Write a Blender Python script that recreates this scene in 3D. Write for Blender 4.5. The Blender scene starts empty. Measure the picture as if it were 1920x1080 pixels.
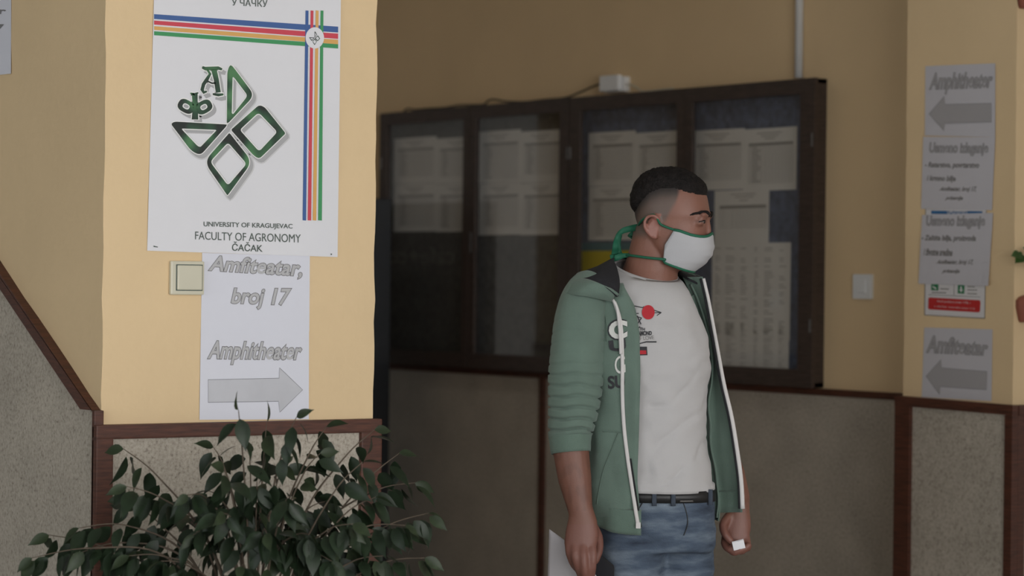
import bpy, bmesh, math, random
from mathutils import Vector, Matrix, noise
from mathutils.bvhtree import BVHTree

random.seed(7)
SC = bpy.context.scene
COL = SC.collection

# ------------------------------------------------------------------ camera
FPX = 5100.0                      # focal length in pixels of the 1920 wide frame
CAMH = 1.53
TH = math.radians(55.1)           # angle of the back wall against the picture plane
RIGHT = Vector((math.cos(TH), math.sin(TH), 0))
FWD = Vector((-math.sin(TH), math.cos(TH), 0))
UP = Vector((0, 0, 1))
PITCH = -11.0 / FPX
ROLL = 0.0115
CF = (FWD * math.cos(PITCH) + UP * math.sin(PITCH)).normalized()
CU0 = RIGHT.cross(CF).normalized()
CR = RIGHT * math.cos(ROLL) + CU0 * math.sin(ROLL)
CU = CU0 * math.cos(ROLL) - RIGHT * math.sin(ROLL)
CAMP = Vector((0, 0, CAMH))
cd = bpy.data.cameras.new('camera')
cd.sensor_width = 36.0
cd.lens = FPX / 1920.0 * 36.0
cd.clip_start = 0.05
cd.dof.use_dof = True
cd.dof.focus_distance = 6.3
cd.dof.aperture_fstop = 3.4
cam = bpy.data.objects.new('camera', cd)
COL.objects.link(cam)
mw = Matrix.Identity(4)
for i in range(3):
    mw[i][0] = CR[i]; mw[i][1] = CU[i]; mw[i][2] = -CF[i]; mw[i][3] = CAMP[i]
cam.matrix_world = mw
SC.camera = cam

# ------------------------------------------------------------------ world, lights, exposure
w = bpy.data.worlds.new('world'); SC.world = w
w.use_nodes = True
w.node_tree.nodes['Background'].inputs[0].default_value = (0.75, 0.82, 0.9, 1)
w.node_tree.nodes['Background'].inputs[1].default_value = 0.3

def area(name, loc, direction, sx, sy, power, color):
    l = bpy.data.lights.new(name, 'AREA'); l.shape = 'RECTANGLE'
    l.size = sx; l.size_y = sy; l.energy = power; l.color = color
    o = bpy.data.objects.new(name, l); COL.objects.link(o)
    o.location = loc
    o.rotation_euler = Vector(direction).to_track_quat('-Z', 'Y').to_euler()
    return o
# daylight through the glazed entrance side (towards +X) and a side window (towards -Y)
area('entrance_daylight', (4.2, 2.2, 1.9), (-1, 0, 0), 8.4, 2.6, 405, (1.0, 0.99, 0.99))
area('side_window_daylight', (-0.2, -9.7, 1.9), (0, 1, 0), 9.0, 2.6, 315, (0.93, 0.97, 1.0))
# added fill light without a fixture, brightens the back wall of the corridor
area('back_wall_fill', (-9.2, 4.3, 3.27), (0, 0, -1), 5.0, 0.35, 5.0, (1.0, 0.97, 0.92))

vs = SC.view_settings
vs.view_transform = 'Standard'; vs.look = 'None'; vs.gamma = 1.0; vs.exposure = 0.0
vs.use_curve_mapping = False

# ------------------------------------------------------------------ pixel helpers
def ray(px, py):
    u = px - 960.0; v = py - 540.0
    return CF * FPX + CR * u - CU * v
def onX(px, py, X):
    d = ray(px, py); return CAMP + d * ((X - CAMP.x) / d.x)
def onY(px, py, Y):
    d = ray(px, py); return CAMP + d * ((Y - CAMP.y) / d.y)
def onD(px, py, D):
    d = ray(px, py); return CAMP + d * (D / d.dot(FWD))

# ------------------------------------------------------------------ materials
def mat(name, col, rough=0.6, var=0.0, scale=8.0, bump=0.0, bscale=60.0, metal=0.0, spec=0.5, sheen=0.0):
    m = bpy.data.materials.new(name); m.use_nodes = True
    nt = m.node_tree; b = nt.nodes['Principled BSDF']
    b.inputs['Base Color'].default_value = (*col, 1)
    b.inputs['Roughness'].default_value = rough
    b.inputs['Metallic'].default_value = metal
    b.inputs['Specular IOR Level'].default_value = spec
    if sheen: b.inputs['Sheen Weight'].default_value = sheen
    tc = nt.nodes.new('ShaderNodeTexCoord')
    if var:
        n = nt.nodes.new('ShaderNodeTexNoise'); n.inputs['Scale'].default_value = scale
        n.inputs['Detail'].default_value = 6
        nt.links.new(tc.outputs['Object'], n.inputs['Vector'])
        r = nt.nodes.new('ShaderNodeValToRGB')
        r.color_ramp.elements[0].position = 0.3; r.color_ramp.elements[1].position = 0.7
        r.color_ramp.elements[0].color = (*[c * (1 - var) for c in col], 1)
        r.color_ramp.elements[1].color = (*[min(1, c * (1 + var)) for c in col], 1)
        nt.links.new(n.outputs['Fac'], r.inputs['Fac'])
        nt.links.new(r.outputs['Color'], b.inputs['Base Color'])
    if bump:
        n2 = nt.nodes.new('ShaderNodeTexNoise'); n2.inputs['Scale'].default_value = bscale
        n2.inputs['Detail'].default_value = 4
        nt.links.new(tc.outputs['Object'], n2.inputs['Vector'])
        bp = nt.nodes.new('ShaderNodeBump'); bp.inputs['Strength'].default_value = bump
        bp.inputs['Distance'].default_value = 0.01
        nt.links.new(n2.outputs['Fac'], bp.inputs['Height'])
        nt.links.new(bp.outputs['Normal'], b.inputs['Normal'])
    return m

def granite_mat():
    m = bpy.data.materials.new('speckled_render'); m.use_nodes = True
    nt = m.node_tree; b = nt.nodes['Principled BSDF']; b.inputs['Roughness'].default_value = 0.7
    tc = nt.nodes.new('ShaderNodeTexCoord')
    mixes = None
    n = nt.nodes.new('ShaderNodeTexNoise'); n.inputs['Scale'].default_value = 120; n.inputs['Detail'].default_value = 5
    n.inputs['Roughness'].default_value = 0.7
    nt.links.new(tc.outputs['Object'], n.inputs['Vector'])
    r = nt.nodes.new('ShaderNodeValToRGB'); cr = r.color_ramp
    cr.elements[0].position = 0.30; cr.elements[0].color = (0.22, 0.185, 0.145, 1)
    cr.elements[1].position = 0.62; cr.elements[1].color = (0.60, 0.545, 0.455, 1)
    e = cr.elements.new(0.42); e.color = (0.46, 0.405, 0.33, 1)
    nt.links.new(n.outputs['Fac'], r.inputs['Fac'])
    n3 = nt.nodes.new('ShaderNodeTexNoise'); n3.inputs['Scale'].default_value = 6
    nt.links.new(tc.outputs['Object'], n3.inputs['Vector'])
    mx = nt.nodes.new('ShaderNodeMixRGB'); mx.blend_type = 'MULTIPLY'; mx.inputs[0].default_value = 0.35
    nt.links.new(r.outputs['Color'], mx.inputs[1]); nt.links.new(n3.outputs['Fac'], mx.inputs[2])
    nt.links.new(mx.outputs['Color'], b.inputs['Base Color'])
    bp = nt.nodes.new('ShaderNodeBump'); bp.inputs['Strength'].default_value = 0.4; bp.inputs['Distance'].default_value = 0.004
    nt.links.new(n.outputs['Fac'], bp.inputs['Height']); nt.links.new(bp.outputs['Normal'], b.inputs['Normal'])
    return m

def wood_mat(name, col, rough=0.35, var=0.35, stretch=(3, 3, 30)):
    m = mat(name, col, rough, var, 6.0, 0.15, 40)
    nt = m.node_tree
    tc = [n for n in nt.nodes if n.type == 'TEX_COORD'][0]
    mp = nt.nodes.new('ShaderNodeMapping'); mp.inputs['Scale'].default_value = stretch
    nt.links.new(tc.outputs['Object'], mp.inputs['Vector'])
    for n in nt.nodes:
        if n.type == 'TEX_NOISE':
            nt.links.new(mp.outputs['Vector'], n.inputs['Vector'])
    return m

def glass_mat():
    m = bpy.data.materials.new('case_glass'); m.use_nodes = True
    nt = m.node_tree
    for n in list(nt.nodes):
        if n.type != 'OUTPUT_MATERIAL': nt.nodes.remove(n)
    out = [n for n in nt.nodes if n.type == 'OUTPUT_MATERIAL'][0]
    t = nt.nodes.new('ShaderNodeBsdfTransparent'); t.inputs[0].default_value = (0.96, 0.965, 0.96, 1)
    g = nt.nodes.new('ShaderNodeBsdfGlossy'); g.inputs['Roughness'].default_value = 0.012
    fr = nt.nodes.new('ShaderNodeFresnel'); fr.inputs['IOR'].default_value = 1.5
    mx = nt.nodes.new('ShaderNodeMixShader')
    ge = nt.nodes.new('ShaderNodeNewGeometry')          # same Fresnel strength on the inner faces of the pane
    mr = nt.nodes.new('ShaderNodeMapRange'); mr.inputs['To Min'].default_value = 1.5; mr.inputs['To Max'].default_value = 1/1.5
    nt.links.new(ge.outputs['Backfacing'], mr.inputs['Value']); nt.links.new(mr.outputs['Result'], fr.inputs['IOR'])
    nt.links.new(fr.outputs[0], mx.inputs[0]); nt.links.new(t.outputs[0], mx.inputs[1]); nt.links.new(g.outputs[0], mx.inputs[2])
    nt.links.new(mx.outputs[0], out.inputs['Surface'])
    return m

def attr_mat(name, attr, rough=0.55, bump=0.1, bscale=300, sheen=0.0):
    m = mat(name, (0.5, 0.3, 0.2), rough, 0, 1, bump, bscale, sheen=sheen)
    nt = m.node_tree
    a = nt.nodes.new('ShaderNodeAttribute'); a.attribute_name = attr
    nt.links.new(a.outputs['Color'], nt.nodes['Principled BSDF'].inputs['Base Color'])
    return m

def denim_mat():
    m = mat('denim', (0.05, 0.08, 0.13), 0.85, 0, 1, 0.35, 500)
    nt = m.node_tree; b = nt.nodes['Principled BSDF']
    tc = [n for n in nt.nodes if n.type == 'TEX_COORD'][0]
    mp = nt.nodes.new('ShaderNodeMapping'); mp.inputs['Scale'].default_value = (4.5, 4.5, 19)
    mp.inputs['Rotation'].default_value = (0.0, 0.35, 0.0)
    nt.links.new(tc.outputs['Object'], mp.inputs['Vector'])
    n = nt.nodes.new('ShaderNodeTexNoise'); n.inputs['Scale'].default_value = 1.0; n.inputs['Detail'].default_value = 5
    n.inputs['Roughness'].default_value = 0.6
    nt.links.new(mp.outputs['Vector'], n.inputs['Vector'])
    r = nt.nodes.new('ShaderNodeValToRGB'); cr = r.color_ramp
    cr.elements[0].position = 0.36; cr.elements[0].color = (0.022, 0.033, 0.056, 1)
    cr.elements[1].position = 0.70; cr.elements[1].color = (0.19, 0.235, 0.285, 1)
    e = cr.elements.new(0.5); e.color = (0.065, 0.092, 0.135, 1)
    nt.links.new(n.outputs['Fac'], r.inputs['Fac']); nt.links.new(r.outputs['Color'], b.inputs['Base Color'])
    return m

M = {}
M['paint'] = mat('cream_paint', (0.76, 0.57, 0.335), 0.75, 0.035, 3.0, 0.12, 45)
M['plain'] = mat('off_white_paint', (0.75, 0.75, 0.74), 0.8, 0.03, 3.0)
M['ceil'] = mat('white_ceiling', (0.72, 0.72, 0.71), 0.9, 0.03, 2.0)
M['floor'] = mat('stone_floor', (0.40, 0.39, 0.375), 0.4, 0.2, 30.0)
M['granite'] = granite_mat()
M['trim'] = wood_mat('reddish_trim_wood', (0.078, 0.025, 0.013), 0.5, 0.4)
M['casewood'] = wood_mat('dark_case_wood', (0.05, 0.034, 0.028), 0.36, 0.35)
M['board_reflection'] = mat('felt_with_painted_reflection', (0.125, 0.118, 0.11), 0.95, 0.25, 45.0, 0.2, 300)  # blue felt with the brownish glass reflections put into its colour
M['board'] = mat('blue_felt', (0.13, 0.16, 0.235), 0.95, 0.3, 45.0, 0.2, 300)
M['paper'] = mat('white_paper', (0.76, 0.76, 0.79), 0.7, 0.012, 4.0)
M['paper_cool'] = mat('cool_copy_paper', (0.72, 0.73, 0.80), 0.7, 0.012, 4.0)
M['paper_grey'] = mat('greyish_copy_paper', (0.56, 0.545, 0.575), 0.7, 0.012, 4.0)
M['list_paper'] = mat('list_paper', (0.80, 0.77, 0.73), 0.7, 0.03, 9.0)
M['ink'] = mat('grey_print', (0.36, 0.345, 0.33), 0.8)
M['ink_dark'] = mat('dark_print', (0.22, 0.21, 0.2), 0.8)
M['txt'] = mat('poster_text', (0.09, 0.115, 0.10), 0.7)
M['outline'] = mat('letter_outline', (0.22, 0.215, 0.22), 0.8)
M['fillgrey'] = mat('letter_fill', (0.50, 0.50, 0.51), 0.8)
M['fillgrey2'] = mat('letter_fill_dark', (0.38, 0.365, 0.37), 0.8)
M['arrowfill'] = mat('arrow_fill', (0.56, 0.565, 0.60), 0.8, 0.06, 12.0)
M['arrowline'] = mat('arrow_line', (0.20, 0.20, 0.22), 0.8)
M['blue'] = mat('stripe_blue', (0.05, 0.12, 0.33), 0.6)
M['red'] = mat('stripe_red', (0.62, 0.06, 0.09), 0.6)
M['gold'] = mat('stripe_gold', (0.72, 0.40, 0.12), 0.6)
M['green'] = mat('stripe_green', (0.05, 0.30, 0.11), 0.6)
M['halo'] = mat('logo_white_edge', (0.86, 0.86, 0.84), 0.6)
M['sh1'] = mat('print_shadow_light', (0.62, 0.62, 0.63), 0.7)
M['sh2'] = mat('print_shadow_mid', (0.42, 0.42, 0.43), 0.7)
M['plastic'] = mat('ivory_plastic', (0.62, 0.59, 0.46), 0.35, 0.02, 10)
M['white_plastic'] = mat('white_plastic', (0.80, 0.81, 0.81), 0.4, 0.02, 10)
M['pipe'] = mat('conduit_plastic', (0.68, 0.68, 0.67), 0.4, 0.02, 10)
M['cable'] = mat('black_cable', (0.02, 0.018, 0.016), 0.5)
M['black'] = mat('black_panel', (0.010, 0.013, 0.016), 0.3)
M['bluedark'] = mat('dark_blue_side', (0.012, 0.014, 0.017), 0.35)
M['panelface'] = mat('grey_panel_face', (0.085, 0.09, 0.10), 0.45, 0.12, 2.5)
M['lettersilver'] = mat('silver_letters', (0.8, 0.8, 0.8), 0.5)
M['glass'] = glass_mat()
M['metal'] = mat('dull_steel', (0.12, 0.115, 0.11), 0.5, 0.1, 20, metal=0.6)
M['yellow'] = mat('yellow_paper', (0.62, 0.50, 0.03), 0.7, 0.04, 6)
M['teal'] = mat('teal_paper', (0.10, 0.22, 0.25), 0.7, 0.04, 6)
M['terracotta'] = mat('terracotta', (0.30, 0.10, 0.065), 0.75, 0.15, 14, 0.1, 60)
M['soil'] = mat('potting_soil', (0.03, 0.02, 0.014), 0.95, 0.3, 60)
M['signblue'] = mat('sign_blue', (0.03, 0.14, 0.32), 0.5)
M['signred'] = mat('sign_red', (0.50, 0.028, 0.028), 0.5)
M['signgreen'] = mat('sign_green', (0.02, 0.20, 0.08), 0.5)
M['signwhite'] = mat('sign_white', (0.68, 0.66, 0.66), 0.5, 0.01, 4)
M['twig'] = mat('ficus_bark', (0.10, 0.075, 0.052), 0.8, 0.25, 60)
M['leaf'] = mat('ficus_leaf', (0.014, 0.026, 0.012), 0.42, 0.35, 2.5, spec=0.3)
M['leaf_light'] = mat('ficus_leaf_young', (0.026, 0.040, 0.018), 0.45, 0.3, 2.5, spec=0.3)
M['leaf_pot'] = mat('pot_plant_leaf', (0.035, 0.085, 0.018), 0.4, 0.25, 9)

def logo_mat():
    m = bpy.data.materials.new('logo_green_print'); m.use_nodes = True
    nt = m.node_tree; b = nt.nodes['Principled BSDF']; b.inputs['Roughness'].default_value = 0.6
    tc = nt.nodes.new('ShaderNodeTexCoord')
    n = nt.nodes.new('ShaderNodeTexNoise'); n.inputs['Scale'].default_value = 16; n.inputs['Detail'].default_value = 1
    nt.links.new(tc.outputs['Object'], n.inputs['Vector'])
    r = nt.nodes.new('ShaderNodeValToRGB'); cr = r.color_ramp
    cr.elements[0].position = 0.42; cr.elements[0].color = (0.014, 0.020, 0.017, 1)
    cr.elements[1].position = 0.68; cr.elements[1].color = (0.075, 0.21, 0.085, 1)
    e = cr.elements.new(0.54); e.color = (0.025, 0.075, 0.04, 1)
    nt.links.new(n.outputs['Fac'], r.inputs['Fac']); nt.links.new(r.outputs['Color'], b.inputs['Base Color'])
    return m
M['logo'] = logo_mat()

# ------------------------------------------------------------------ mesh helpers
def tag(o, label=None, cat=None, group=None, kind=None):
    if label: o['label'] = label
    if cat: o['category'] = cat
    if group: o['group'] = group
    if kind: o['kind'] = kind
    return o
def link_mesh(name, verts, faces, m, parent=None, smooth=False):
    me = bpy.data.meshes.new(name)
    me.from_pydata([tuple(v) for v in verts], [], faces)
    me.validate(); me.update()
    if m is not None: me.materials.append(m)
    if smooth:
        for p in me.polygons: p.use_smooth = True
    o = bpy.data.objects.new(name, me); COL.objects.link(o)
    if parent is not None: o.parent = parent
    return o
def empty(name, loc):
    o = bpy.data.objects.new(name, None); COL.objects.link(o); o.location = loc; o.empty_display_size = 0.1
    return o

class MB:
    def __init__(s): s.v = []; s.f = []
    def add(s, vs, fs):
        k = len(s.v); s.v += [Vector(v) for v in vs]; s.f += [tuple(i + k for i in f) for f in fs]
    def box(s, a, b, bev=0.0):
        x0, y0, z0 = [min(a[i], b[i]) for i in range(3)]; x1, y1, z1 = [max(a[i], b[i]) for i in range(3)]
        if bev <= 0:
            s.add([(x0,y0,z0),(x1,y0,z0),(x1,y1,z0),(x0,y1,z0),(x0,y0,z1),(x1,y0,z1),(x1,y1,z1),(x0,y1,z1)],
                  [(0,3,2,1),(4,5,6,7),(0,1,5,4),(1,2,6,5),(2,3,7,6),(3,0,4,7)])
        else:
            bm = bmesh.new()
            bmesh.ops.create_cube(bm, size=1.0)
            for v in bm.verts:
                v.co = Vector(((x0+x1)/2 + v.co.x*(x1-x0), (y0+y1)/2 + v.co.y*(y1-y0), (z0+z1)/2 + v.co.z*(z1-z0)))
            bmesh.ops.bevel(bm, geom=bm.edges[:], offset=bev, segments=2, profile=0.7, affect='EDGES')
            s.bm(bm)
    def bm(s, bm):
        bm.verts.index_update()
        s.add([v.co.copy() for v in bm.verts], [tuple(v.index for v in f.verts) for f in bm.faces]); bm.free()
    def slab(s, quad, n, t):
        # quad: list of points (any polygon), extruded along -n by t, front face at the points
        n = Vector(n).normalized(); k = len(quad)
        a = [Vector(q) for q in quad]; b = [q - n * t for q in a]
        fs = [tuple(range(k)), tuple(range(2*k-1, k-1, -1))]
        for i in range(k):
            j = (i+1) % k; fs.append((i, i+k, j+k, j))
        s.add(a + b, fs)
    def poly(s, pts): s.add(pts, [tuple(range(len(pts)))])
    def ring(s, outer, inner):
        n = len(outer); s.add(list(outer) + list(inner), [(i, (i+1) % n, n + (i+1) % n, n + i) for i in range(n)])
    def grid(s, rows, closed=False, cap0=False, cap1=False):
        n = len(rows[0]); k = len(s.v); fs = []
        for r in range(len(rows)-1):
            for c in range(n if closed else n-1):
                d = (c+1) % n
                fs.append((r*n+c, r*n+d, (r+1)*n+d, (r+1)*n+c))
        if cap0: fs.append(tuple(range(n-1, -1, -1)))
        if cap1: fs.append(tuple((len(rows)-1)*n + i for i in range(n)))
        s.add([p for r in rows for p in r], fs)
    def tube(s, path, rad, seg=8, ref=None, cap=True, round_end=False):
        path = [Vector(p) for p in path]; rows = []
        ref = Vector(ref) if ref is not None else None
        prev = None
        for i, p in enumerate(path):
            t = (path[min(i+1, len(path)-1)] - path[max(i-1, 0)]).normalized()
            if prev is None:
                r = ref if ref is not None else (Vector((0,0,1)) if abs(t.z) < 0.9 else Vector((1,0,0)))
            else: r = ref if ref is not None else prev
            u = (r - t * r.dot(t)).normalized(); v = t.cross(u); prev = u
            q = rad[i] if isinstance(rad, list) else rad
            ra, rb = q if isinstance(q, (list, tuple)) else (q, q)
            rows.append([p + u * (ra * math.cos(2*math.pi*k/seg)) + v * (rb * math.sin(2*math.pi*k/seg)) for k in range(seg)])
        if round_end:
            t = (path[-1]-path[-2]).normalized(); q = rad[-1] if isinstance(rad, list) else rad
            rr = q[0] if isinstance(q,(list,tuple)) else q
            last = rows[-1]; c = path[-1]
            for a in (0.35, 0.7, 0.92):
                rows.append([c + (x-c)*math.sqrt(1-a*a) + t*rr*a for x in last])
            t0 = (path[0]-path[1]).normalized(); first = rows[0]; c0 = path[0]
            q = rad[0] if isinstance(rad, list) else rad; rr = q[0] if isinstance(q,(list,tuple)) else q
            for a in (0.35, 0.7, 0.92):
                rows.insert(0, [c0 + (x-c0)*math.sqrt(1-a*a) + t0*rr*a for x in first])
        s.grid(rows, closed=True, cap0=cap, cap1=cap)
    def ellipsoid(s, c, ax, seg=14, rings=9):
        # ax: three Vectors (semi axes)
        c = Vector(c); rows = []
        for i in range(rings+1):
            a = math.pi * (i + 0.02) / (rings + 0.04)
            rows.append([c + ax[2]*math.cos(a) + (ax[0]*math.cos(2*math.pi*k/seg) + ax[1]*math.sin(2*math.pi*k/seg))*math.sin(a) for k in range(seg)])
        s.grid(rows, closed=True, cap0=True, cap1=True)
    def build(s, name, m, parent=None, smooth=False): return link_mesh(name, s.v, s.f, m, parent, smooth)

def interp(tab, x):
    if x <= tab[0][0]: return tab[0][1]
    for (a, va), (b, vb) in zip(tab, tab[1:]):
        if x <= b:
            t = (x-a)/(b-a)
            return va + (vb-va)*t
    return tab[-1][1]
def sinterp(tab, x):   # smooth Catmull-Rom over a table of scalars
    n = len(tab)
    if x <= tab[0][0]: return tab[0][1]
    if x >= tab[-1][0]: return tab[-1][1]
    for i in range(n-1):
        if x <= tab[i+1][0]:
            x0, y0 = tab[i]; x1, y1 = tab[i+1]
            m0 = (tab[i+1][1]-tab[i-1][1])/(tab[i+1][0]-tab[i-1][0]) if i > 0 else (y1-y0)/(x1-x0)
            m1 = (tab[i+2][1]-tab[i][1])/(tab[i+2][0]-tab[i][0]) if i+2 < n else (y1-y0)/(x1-x0)
            h = x1-x0; t = (x-x0)/h
            return (2*t**3-3*t**2+1)*y0 + (t**3-2*t*t+t)*h*m0 + (-2*t**3+3*t*t)*y1 + (t**3-t*t)*h*m1
def catmull(pts, k):
    out = []; n = len(pts)
    for i in range(n-1):
        p0 = pts[max(i-1,0)]; p1 = pts[i]; p2 = pts[i+1]; p3 = pts[min(i+2,n-1)]
        for j in range(k):
            t = j/k
            out.append(0.5*((2*p1) + (p2-p0)*t + (2*p0-5*p1+4*p2-p3)*t*t + (3*p1-p0-3*p2+p3)*t**3))
    out.append(pts[-1].copy()); return out
def sstep(a, b, x):
    t = max(0.0, min(1.0, (x-a)/(b-a))); return t*t*(3-2*t)

_tcache = {}
def text2d(body, shear=0.0, offset=0.0, spacing=1.0):
    key = (body, shear, offset, spacing)
    if key in _tcache: return _tcache[key]
    cu = bpy.data.curves.new('t', 'FONT'); cu.body = body; cu.size = 1.0; cu.shear = shear; cu.offset = offset
    cu.space_character = spacing; cu.resolution_u = 4; cu.fill_mode = 'FRONT' if hasattr(cu, 'fill_mode') else cu.fill_mode
    ob = bpy.data.objects.new('t', cu); COL.objects.link(ob)
    dg = bpy.context.evaluated_depsgraph_get()
    me = bpy.data.meshes.new_from_object(ob.evaluated_get(dg))
    vs = [(v.co.x, v.co.y) for v in me.vertices]; fs = [tuple(p.vertices) for p in me.polygons]
    bpy.data.objects.remove(ob); bpy.data.curves.remove(cu); bpy.data.meshes.remove(me)
    _tcache[key] = (vs, fs); return vs, fs
def bil(c, u, v):   # c: TL TR BR BL
    a = [c[0][i]*(1-u)+c[1][i]*u for i in range(2)]; b = [c[3][i]*(1-u)+c[2][i]*u for i in range(2)]
    return (a[0]*(1-v)+b[0]*v, a[1]*(1-v)+b[1]*v)
def text_print(name, body, corners, place, m, parent, shear=0.0, offset=0.0, spacing=1.0, refbody=None):
    """lettering whose bounding box is fitted to the corner points (TL TR BR BL)"""
    vs, fs = text2d(body, shear, offset, spacing)
    rv, _ = text2d(body, shear, 0.0, spacing)
    x0 = min(v[0] for v in rv); x1 = max(v[0] for v in rv); y0 = min(v[1] for v in rv); y1 = max(v[1] for v in rv)
    pts = []
    for x, y in vs:
        q = bil(corners, (x-x0)/(x1-x0), 1-(y-y0)/(y1-y0)); pts.append(place(*q))
    return link_mesh(name, pts, fs, m, parent)
def poly_print(name, polys, place, m, parent):
    b = MB()
    for p in polys: b.poly([place(*q) for q in p])
    return b.build(name, m, parent)
def rect_corners(x0, y0, x1, y1): return [(x0,y0),(x1,y0),(x1,y1),(x0,y1)]
def resample(loop, n):
    L = []; tot = 0; k = len(loop)
    for i in range(k):
        a = loop[i]; b = loop[(i+1)%k]; d = math.hypot(b[0]-a[0], b[1]-a[1]); L.append((tot, d)); tot += d
    out = []
    for j in range(n):
        t = tot*j/n
        for i in range(k):
            if t <= L[i][0]+L[i][1]+1e-9:
                a = loop[i]; b = loop[(i+1)%k]; q = (t-L[i][0])/max(L[i][1],1e-9)
                out.append((a[0]+(b[0]-a[0])*q, a[1]+(b[1]-a[1])*q)); break
    return out
def rounded(poly, rads, seg=6):
    out = []; n = len(poly)
    for i in range(n):
        p = Vector(poly[i]); a = Vector(poly[i-1]); b = Vector(poly[(i+1)%n])
        r = rads[i] if isinstance(rads,(list,tuple)) else rads
        if r <= 0: out.append((p.x,p.y)); continue
        d1 = (a-p).normalized(); d2 = (b-p).normalized()
        r1 = min(r, (a-p).length*0.48, (b-p).length*0.48)
        p1 = p+d1*r1; p2 = p+d2*r1
        for k in range(seg+1):
            t = k/seg; q = p1*(1-t)**2 + p*(2*t*(1-t)) + p2*t*t
            out.append((q.x,q.y))
    return out

# ------------------------------------------------------------------ the setting
XP = -5.53                       # front plane of the left pillar
YB = 5.82                        # back wall plane
YR = 5.60                        # front plane of the right pillar
YL = onX(193, 540, XP).y         # left corner of the left pillar
YPR = onX(702, 540, XP).y        # right edge of the left pillar
DADO = 1.2
HC = 3.3
XE, XW, YS, YN = 4.5, -13.0, -10.0, 10.5

def wall_prism(name, foot, z0, z1, m, rough_edge=0.0):
    b = MB(); rows = []; nz = 60 if rough_edge else 1
    for k in range(nz+1):
        z = z0 + (z1-z0)*k/nz; row = []
        for i, (x, y) in enumerate(foot):
            j = noise.noise(Vector((x*9+i*3.1, y*7, z*9)))*rough_edge + noise.noise(Vector((x*3+i, y*7, z*37)))*rough_edge*0.5
            row.append(Vector((x + j*0.6, y + j, z)))
        rows.append(row)
    b.grid(rows, closed=True, cap0=True, cap1=True)
    o = b.build(name, m); tag(o, kind='structure'); return o
def struct(o, label=None): tag(o, label=label, kind='structure'); return o

b = MB(); b.box((XW, YS, -0.1), (XE, YN+0.2, 0)); struct(b.build('floor', M['floor']), 'grey stone floor of the hall')
b = MB(); b.box((XW, YS, HC), (XE, YN+0.2, HC+0.1)); struct(b.build('ceiling', M['ceil']), 'white ceiling of the hall')
XR0 = onY(1696, 540, YR).x; XR1 = onY(1901, 540, YR).x
b = MB(); b.box((XW, YB, 0), (XR1-0.3, YB+0.2, HC)); wall_back = struct(b.build('wall_back', M['paint']), 'cream back wall behind the notice case')
b = MB(); b.box((XW-0.2, YS, 0), (XW, YB, HC)); struct(b.build('wall_end', M['plain']), 'far end wall of the corridor')
b = MB(); b.box((XE, YS, 0), (XE+0.2, YN, HC)); struct(b.build('wall_entrance', M['plain']), 'off-white wall at the entrance side')
b = MB(); b.box((XW, YS-0.2, 0), (XE, YS, HC)); struct(b.build('wall_side', M['plain']), 'off-white side wall behind the camera')
b = MB(); b.box((XR1-0.3, YN, 0), (XE, YN+0.2, HC)); struct(b.build('wall_hall', M['plain']), 'off-white wall at the far end of the entrance hall')
# left pillar with the stair wall running away behind it (one L shaped footprint)
XS = -12.0
wall_left = wall_prism('wall_left', [(XP, YL), (XP, YPR), (XP-0.6, YPR), (XP-0.6, YL+0.25), (XS, YL+0.25), (XS, YL)], 0, HC, M['paint'], 0.0035)
wall_left['label'] = 'cream painted pillar and stair wall on the left'
# right pillar
wall_right = wall_prism('wall_right', [(XR0, YR), (XR1, YR), (XR1, YN), (XR1-0.3, YN), (XR1-0.3, YB), (XR0, YB)], 0, HC, M['paint'], 0.002)
wall_right['label'] = 'cream pillar with direction notices at the right'

b = MB(); b.box((-4.3, 5.06, 0), (-3.9, 5.5, HC), 0.004); struct(b.build('wall_light_blocker', M['paint']), 'square cream column added out of view to shade the right pillar')  # unseen column, added to keep daylight off the right pillar's side face

def child_slab(name, quad, n, t, m, parent, label=None):
    b = MB(); b.slab(quad, n, t); o = b.build(name, m, parent)
    if label: o['label'] = label
    return o
def trim(i, mb, label):
    o = mb.build('trim_%d' % i, M['trim']); struct(o, label)
    return o

# left pillar front: dado panel + trims
PT = 0.012; TT = 0.024
zt = DADO; hb = onX(440, 816.5, XP).z        # lower edge of the horizontal trim
child_slab('dado_panel', [(XP+PT, YL, 0), (XP+PT, YPR, 0), (XP+PT, YPR, zt-0.005), (XP+PT, YL, zt-0.005)], (1,0,0), PT+0.002, M['granite'], wall_left, 'speckled stone render')
yv1 = onX(212, 930, XP+TT).y; yv2 = onX(677, 930, XP+TT).y
b = MB(); b.box((XP, YL-TT, hb), (XP+TT, YPR+0.012, zt), 0.004); trim(1, b, 'horizontal reddish wood rail across the left pillar')
b = MB(); b.box((XP, YL-TT, 0), (XP+TT, yv1, hb+0.002), 0.004); trim(2, b, 'upright wood strip at the left edge of the left pillar')
b = MB(); b.box((XP, yv2, 0), (XP+TT, YPR+0.012, hb+0.002), 0.004); trim(3, b, 'upright wood strip at the right edge of the left pillar')
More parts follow.
